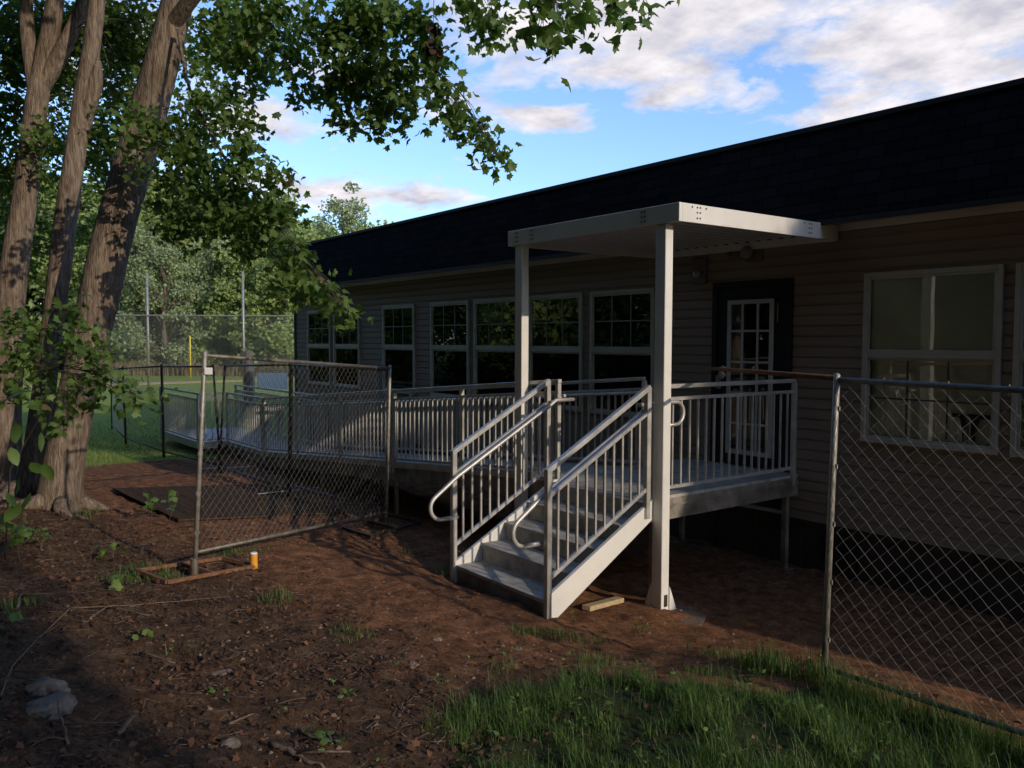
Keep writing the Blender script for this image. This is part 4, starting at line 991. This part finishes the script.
# withered bunch in the hanging spray
q = at(433, 40, D-2.7); wb = empty('dead_leaf_bunch', tuple(q), 'withered brown leaf bunch caught in the hanging sprays against the sky', 'dead leaves')
P = np.array(q)[None]+np.stack([rng.normal(0,.05,34),rng.normal(0,.05,34),rng.uniform(-.16,.16,34)],1)
leafobj('leaves', [leaves(P, rng.uniform(.07,.13,34), 'oval', 1.4, 0)], M['deadleaf'], wb)
MB().tube([tuple(q+Vector((.02,0,.45))), tuple(q), tuple(q-Vector((0,0,.15)))], .003, 5).build('twig', M['branch'], wb)

# ------------------------------------------------------------------ young broad leaves close at the left edge
P = []
nb_ = empty('near_sapling', tuple(ground(5,560)), 'bright broad-leaved shoot closest to the camera at the left edge', 'sapling')
stem = [ground(5,560), at(10,470,6.2), at(38,420,6.0)]
MB().tube(stem, [.008,.006,.003], 6).build('stem', M['branch'], nb_)
for px, py in ((40,440),(25,398),(15,430),(30,470),(20,485),(8,500),(30,500),(10,455),(45,470),(5,520),(20,510)):
    P.append(tuple(at(px, py-8, 6.0+random.uniform(-.2,.2))))
leafobj('leaves', [leaves(np.array(P), rng.uniform(.13,.19,len(P)), 'oval', .7, .3)], M['leaf_sap'], nb_)

# ------------------------------------------------------------------ woodland trees (templates, then copies)
def wood_tree(name, h, r, nclump, per, leaf, mat_, tone, low=.12, seed=0, airy=.0):
    """trunk and crown meshes standing at the origin"""
    g_ = np.random.default_rng(seed); rs_ = random.Random(seed)
    tm = MB(); pts = [Vector((0,0,-.3))]; 
    for k in range(1,8): pts.append(Vector((rs_.uniform(-1,1)*.02*h, rs_.uniform(-1,1)*.02*h, h*.85*k/7)))
    tm.tube(pts, [.030*h*(1-.85*k/7) for k in range(8)], 8)
    Vs=[]
    for k in range(nclump):
        t = low+(1-low)*((k+.5)/nclump); z = h*t; env = r*math.sin(min(1,(t-low+.06)/(1-low+.06))**.75*math.pi*.97)**.6
        a = g_.uniform(0,6.28); q = env*math.sqrt(g_.uniform(.08,1)); c = np.array([q*math.cos(a), q*math.sin(a), z+g_.normal(0,.02*h)])
        cr = r*g_.uniform(.18,.34)
        if k % 2 == 0:
            b0 = pts[min(7,int(7*max(0,(t-.12))/.85))]; tm.tube([b0, lerp(b0,Vector(c),.5)+Vector((0,0,.03*h)), Vector(c)], [.008*h,.005*h,.002*h], 5)
        u = g_.normal(0,1,(per,3)); u /= np.linalg.norm(u,axis=1,keepdims=True)
        Vs.append(c[None]+u*(g_.random(per)**(.5))[:,None]*cr*np.array([1,1,.72]))
    P = np.concatenate(Vs); sh = np.repeat(g_.uniform(.1,.9,nclump), per)*.6+g_.random(len(P))*.4
    return tm, leaves(P, g_.uniform(leaf*.6,leaf*1.3,len(P)), 'clump', .35, .25, sh)
TEMPL = {}
def make_tree(key, x, y, s, rz_, label, group, args=None, z=None):
    if z is None: z = gz(x,y)
    if key not in TEMPL:
        tm, lf = wood_tree(key, *args)
        t = empty('woodland_tree', (0,0,0), label, 'tree', group)
        tr = tm.build('trunk', M['bark2'], t, smooth=True); cr = leafobj('crown', [lf], M[args[5]], t)
        TEMPL[key] = (t, tr, cr)
    else:
        t0, tr0, cr0 = TEMPL[key]; t = t0.copy(); C.objects.link(t)
        for c0 in (tr0, cr0): c = c0.copy(); C.objects.link(c); c.parent = t
        t['label'] = label; t['group'] = group
    t.location = (x,y,z-.1); t.rotation_euler = (0,0,rz_); t.scale = (s,s,s)
    return t
# args: h, r, nclump, per, leaf, mat, tone, low, seed
FAR = [('fa', (13,4.6,95,120,.34,'leaf_far',0,.03,11)), ('fb', (12,5.0,90,120,.36,'leaf_far',0,.02,12)), ('fc', (13,4.4,85,110,.26,'leaf_pale',0,.04,13)), ('fd', (16,4.2,60,70,.28,'leaf_pale',0,.25,14))]
fa = dict(FAR)
def far(px, top, d, key, label, base=13.0, sc=None):
    q = at(px, 341, d); H_ = CAMZ + (341-top)*d/820
    hh_ = {'fa':13,'fb':12,'fc':13,'fd':16}[key]
    make_tree(key, q.x, q.y, H_/hh_, random.uniform(0,6), label, 'trees along the far edge of the playing field', fa[key], z=.12)
TR = [(112,215,66,'fa'),(140,232,60,'fc'),(165,250,58,'fc'),(188,206,76,'fb'),(212,246,62,'fc'),(238,252,60,'fa'),(262,240,64,'fa'),(285,262,58,'fb'),(300,236,72,'fb'),
      (228,190,92,'fa'),(270,205,95,'fb'),(150,180,88,'fa'),(80,190,70,'fb'),(50,180,74,'fa'),(20,180,70,'fc'),(-15,180,72,'fb'),(-60,180,70,'fa'),(305,232,110,'fc'),(330,238,112,'fa'),(345,196,100,'fd'),(372,230,116,'fb'),(405,236,120,'fc'),(318,228,118,'fb')]
words = {'fa':'dark green rounded','fb':'broad deep green','fc':'pale grey-green','fd':'tall airy pale'}
TR.sort(key=lambda q: q[0])
for i, (px, top, d, key) in enumerate(TR):
    if key == 'fd': lab = 'tall airy pale tree rising above the left end of the roof'
    elif px < 60: lab = '%s tree in far wood left of trunk' % words[key] + (' at the picture edge' if px < 5 else '')
    elif px > 300: lab = '%s tree %s the left roof end' % (words[key], 'just above' if px < 325 else ('close right of the airy tree, behind' if px < 390 else 'hidden mostly behind'))
    else: lab = '%s far tree %s' % (words[key], 'left of the yellow pole' if px < 175 else ('right behind the yellow pole' if px < 200 else ('between the yellow pole and building' if px < 250 else 'beside the building corner'))) + (', taller one behind' if top < 215 else '')
    far(px, top, d, key, lab)
# nearer wood at the left, behind the maples
NE = {'la': (11,3.8,110,210,.21,'leaf_far',0,.05,41), 'lb': (12,4.2,120,200,.22,'leaf_far',0,.12,42), 'na': (11,3.8,110,230,.20,'leaf_dark',0,.05,21), 'nb': (12,4.2,120,220,.21,'leaf_dark',0,.18,22)}
for i, (x, y, s, key) in enumerate([(-23,-9.5,1.05,'la'),(-27,-5.6,1.1,'lb'),(-30,-12,1.2,'la'),(-33,-7.5,1.15,'lb'),(-21,-15,1.2,'lb'),(-40,-14,1.3,'la'),(-14,-11,1.1,'lb'),(-38,-20,1.3,'lb'),(-47,-4,1.25,'la'),(-52,-11,1.35,'lb'),(-62,-8,1.5,'la'),(-64,-18,1.6,'lb'),(-75,-14,1.7,'la'),(-36,-1.2,1.0,'la')]):
    make_tree(key, x, y, s, i*1.7, 'dense green tree of the near wood, %s' % ['nearest the field','lit on its field side','set back in shade','beside the far wood','deep in the wood','towards the far wood','closest to the maples','hindmost','out on the field side','behind the field-side one','by the far wood','set deep by the far wood','last before the far wood','standing forward on the lawn'][i], 'trees of the wood at the left', NE[key])
# trees behind and to the right of the photographer: they shade the foreground and show in the window panes
NE['col'] = (10.15,1.5,80,170,.17,'leaf_dark',0,.02,31); NE['top'] = (15.6,2.3,60,150,.19,'leaf_dark',0,.79,32)  # narrow and high-crowned trees, added out of view to shade the ramp
NE['ov'] = (12,4.6,120,230,.20,'leaf_dark',0,.52,23)
BK = [(-12,-10,1.7,'na'),(-6,-10.5,1.9,'nb'),(0,-10,1.9,'na'),(6,-9.5,1.9,'nb'),(-9,-17,2.3,'nb'),(-2,-17,2.4,'na'),(5,-17,2.3,'nb'),(-17,-17,2.0,'na'),
      (13.5,.1,1.05,'na'),(13,-6.0,1.5,'nb'),(20,-3.0,1.5,'na'),(22,.2,1.2,'nb'),(28,-1.0,1.8,'na'),(12,-14,2.2,'nb'),
      (6.5,-5.5,1.4,'ov'),(13,10.45,1,'col'),(13.2,12.4,1,'col'),(13.6,11.3,1,'top')]
for i, (x, y, s, key) in enumerate(BK):
    make_tree(key, x, y, s, i*2.1+.4, 'tall dense shade tree outside the picture', 'shade trees behind the viewpoint', NE[key])

# ------------------------------------------------------------------ playing-field furniture
def pole_px(px, top, d, r, name, label, cat, m_='galv', group=None, base=None):
    q = at(px, 341, d); zt = CAMZ + (341-top)*d/820
    return tag(MB().tube([(q.x,q.y,.05),(q.x,q.y,zt),(q.x,q.y,zt+.04)], [r,r,r*.4], 10).build(name, M[m_], smooth=True), label, cat, group), q, zt
bs_ = empty('backstop_fence', tuple(Vector((at(190,341,34).x, at(190,341,34).y, .12))), 'tall chain-link ballfield fence crossing the lawn', 'fence')
a = at(96,341,34); b = at(300,341,34.5); a.z = b.z = .12
H1 = CAMZ+(341-316)*34/820
A_, B_ = Vector((a.x,a.y,.15)), Vector((b.x,b.y,.15)); At, Bt = Vector((a.x,a.y,H1)), Vector((b.x,b.y,H1))
chain('mesh', A_, B_, At, Bt, M['wire'], bs_, pitch=.11, r=.0034)
MB().tube([At,Bt], .03, 8).build('top_rail', M['galv'], bs_)
m1 = lerp(A_,B_,0)+Vector((0,0,1.35)); 
for px, top in ((148,275),(243.5,272)):
    q = at(px,341,34.2); MB().tube([(q.x,q.y,.0),(q.x,q.y,CAMZ+(341-top)*34.2/820)], .055, 10).build('pole', M['galv'], bs_, smooth=True)
o, q, zt = pole_px(190, 337, 54, .05, 'foul_pole', 'yellow foul pole at the far edge of the field', 'pole', 'ypole')
o, q, zt = pole_px(120, 262, 60, .08, 'lamp_mast', 'thin pale mast seen between the maple trunk and the field fence', 'mast')
o, q, zt = pole_px(248, 352, 30, .17, 'timber_pole', 'stout dark timber pole standing on the field behind the ramp', 'pole', 'woodpole')
# white banner on a low field fence
t = empty('field_banner', tuple(at(272,381,28)), 'white rectangular banner on a frame behind the ramp', 'banner')
c0, c1 = at(257,373,28), at(286.5,373,28.3); c0b, c1b = at(257,389,28), at(286.5,389,28.3)
mb = MB(); off = Vector((.02,.02,0)); mb.hexa([c0b,c1b,c1b+off,c0b+off,c0,c1,c1+off,c0+off]); mb.build('banner_sheet', M['white'], t)
mb = MB().tube([at(254,370,28.1), at(289,370,28.4)], .02, 6)
for px in (254, 289): qq = at(px,370,28.2); mb.tube([qq, (qq.x,qq.y,.05)], .022, 6)
mb.build('frame', M['galv'], t)
q = at(208.5, 371, (P1-CAM).dot(FW)-.03)
tag(MB().bar(q-RT*.035, q+RT*.035, .004, .06).build('fence_tag', M['white']), 'small white tag wired to the top of the nearest fence panel', 'tag')
# tall dry grass under the far trees
def drk():
    out = []
    for _ in range(9000):
        px = random.uniform(95,300); d = random.uniform(56,60); p_ = at(px,341,d); out.append((p_.x,p_.y,.1))
    return np.array(out)
P = drk(); hgt = rng.uniform(.6,1.5,len(P))*(.75+.5*np.array([noise.noise(Vector((p[0]*.25,p[1]*.25,3))) for p in P]))
tag(leafobj('dry_grass', [blades(P, hgt, .06, .5)], M['drygrass']), 'tall tan grass along the foot of the far trees', 'grass', kind='stuff')

# ------------------------------------------------------------------ light, sky, camera
SUN_EL, SUN_AZ = R(19), R(9.5)       # azimuth measured from +x towards +y
sd = Vector((math.cos(SUN_EL)*math.cos(SUN_AZ), math.cos(SUN_EL)*math.sin(SUN_AZ), math.sin(SUN_EL)))
su = bpy.data.lights.new('sun', 'SUN'); su.energy = 2.4; su.angle = R(.55); su.color = (1,.86,.70)
so_ = bpy.data.objects.new('sun', su); C.objects.link(so_); so_.rotation_euler = sd.to_track_quat('Z','Y').to_euler(); so_.location = (20,0,30)
w = bpy.data.worlds.new('World'); bpy.context.scene.world = w; w.use_nodes = True; nt = w.node_tree; L = nt.links.new
bg = nt.nodes['Background']; bg.inputs['Strength'].default_value = .14
sky = N(nt, 'ShaderNodeTexSky', sky_type='NISHITA', sun_disc=False); sky.sun_elevation = SUN_EL; sky.sun_rotation = R(90)-SUN_AZ
sky.air_density = 1.0; sky.dust_density = .6; sky.ozone_density = 2.2
tc = N(nt, 'ShaderNodeTexCoord'); sp_ = N(nt, 'ShaderNodeSeparateXYZ'); L(tc.outputs['Generated'], sp_.inputs[0])
def mth(op, a, b=None, c=None, clamp=False):
    n = N(nt, 'ShaderNodeMath', operation=op); n.use_clamp = clamp
    for i, q in enumerate((a,b,c)):
        if q is None: continue
        if isinstance(q, (int,float)): n.inputs[i].default_value = q
        else: L(q, n.inputs[i])
    return n.outputs[0]
zc = mth('MAXIMUM', sp_.outputs['Z'], .0); zd = mth('ADD', zc, .16)
cu = mth('DIVIDE', sp_.outputs['X'], zd); cv_ = mth('DIVIDE', sp_.outputs['Y'], zd)
cmb = N(nt, 'ShaderNodeCombineXYZ'); L(cu, cmb.inputs['X']); L(cv_, cmb.inputs['Y'])
nz = N(nt, 'ShaderNodeTexNoise', Scale=4.6, Detail=12, Roughness=.60, Distortion=.2); L(cmb.outputs[0], nz.inputs['Vector'])
nz2 = N(nt, 'ShaderNodeTexNoise', Scale=6.0, Detail=8, Roughness=.6); L(cmb.outputs[0], nz2.inputs['Vector'])
bias = None
def dirv(px, py): return ray(px,py).normalized()
def bump_at(px, py, rad_deg, amt, stretch=1):
    """a cloud bank round one direction of the sky"""
    global bias
    d = dirv(px,py); vm = N(nt, 'ShaderNodeVectorMath', operation='SUBTRACT'); L(tc.outputs['Generated'], vm.inputs[0]); vm.inputs[1].default_value = d
    sc = N(nt, 'ShaderNodeVectorMath', operation='MULTIPLY'); L(vm.outputs[0], sc.inputs[0]); sc.inputs[1].default_value = (1,1,stretch)
    ln = N(nt, 'ShaderNodeVectorMath', operation='LENGTH'); L(sc.outputs[0], ln.inputs[0])
    r_ = math.radians(rad_deg); q = mth('DIVIDE', ln.outputs['Value'], r_); q = mth('SUBTRACT', 1, q, clamp=True); q = mth('MULTIPLY', q, amt)
    bias = q if bias is None else mth('ADD', bias, q)
bump_at(820, 10, 18, .24, 1.6); bump_at(960, 30, 10, .10, 1.4); bump_at(560, 40, 8, .10, 1.6); bump_at(1010, 60, 14, .24, 1.4); bump_at(640, 20, 9, .22, 1.7); bump_at(560, -60, 16, .22, 1.5)
bump_at(560, 121, 4.0, .42, 3.2); bump_at(525, 112, 2.4, .2, 3.0); bump_at(400, 197, 8, .34, 4.2); bump_at(300, 190, 7, .32, 4.0)
bump_at(290, 122, 6, .26, 3.0); bump_at(455, 165, 3.0, .26, 3); bump_at(665, 97, 3.0, .26, 3.4); bump_at(150, 60, 10, .2); bump_at(440, 120, 3, .24, 3)
bump_at(340, 60, 9, .16, 1.5); bump_at(480, 60, 6, .16, 1.5); bump_at(740, 170, 8, -.3, 2.2); bump_at(620, 165, 7, -.3, 2.2)
dens = mth('ADD', mth('ADD', nz.outputs['Fac'], bias), -.135)
rp = ramp(nt, [(.47,(0,0,0)), (.56,(.55,.55,.55)), (.68,(1,1,1))]); L(dens, rp.inputs['Fac'])
ccol = ramp(nt, [(.34,(3.7,3.65,4.2)), (.46,(4.8,4.65,5.0)), (.62,(6.2,5.9,6.1))]); L(nz2.outputs['Fac'], ccol.inputs['Fac'])
hz = mth('POWER', mth('SUBTRACT', 1, zc, clamp=True), 9)
smx = N(nt, 'ShaderNodeMix', data_type='RGBA', blend_type='MULTIPLY'); smx.inputs['Factor'].default_value = 1; L(sky.outputs[0], smx.inputs['A']); smx.inputs['B'].default_value = (1.25,1.40,1.70,1)
mxw = N(nt, 'ShaderNodeMix', data_type='RGBA'); L(rp.outputs['Color'], mxw.inputs['Factor']); L(smx.outputs['Result'], mxw.inputs['A']); L(ccol.outputs['Color'], mxw.inputs['B'])
L(mxw.outputs['Result'], bg.inputs['Color'])
cd = bpy.data.cameras.new('camera'); cam = bpy.data.objects.new('camera', cd); C.objects.link(cam); bpy.context.scene.camera = cam
cd.sensor_width = 36; cd.lens = F_PX/1024*36; cd.clip_start = .05; cd.clip_end = 2000
from mathutils import Matrix
mrot = Matrix((RT, UP, -FW)).transposed(); cam.matrix_world = Matrix.Translation(CAM) @ mrot.to_4x4()
sc = bpy.context.scene; sc.view_settings.view_transform = 'Standard'; sc.view_settings.look = 'None'; sc.view_settings.exposure = .2; sc.view_settings.gamma = 1
sc.cycles.use_denoising = True; sc.cycles.max_bounces = 6; sc.cycles.transparent_max_bounces = 12; sc.cycles.diffuse_bounces = 3; sc.cycles.glossy_bounces = 3
sc.cycles.use_adaptive_sampling = True; sc.cycles.adaptive_threshold = .02; sc.cycles.sample_clamp_indirect = 4
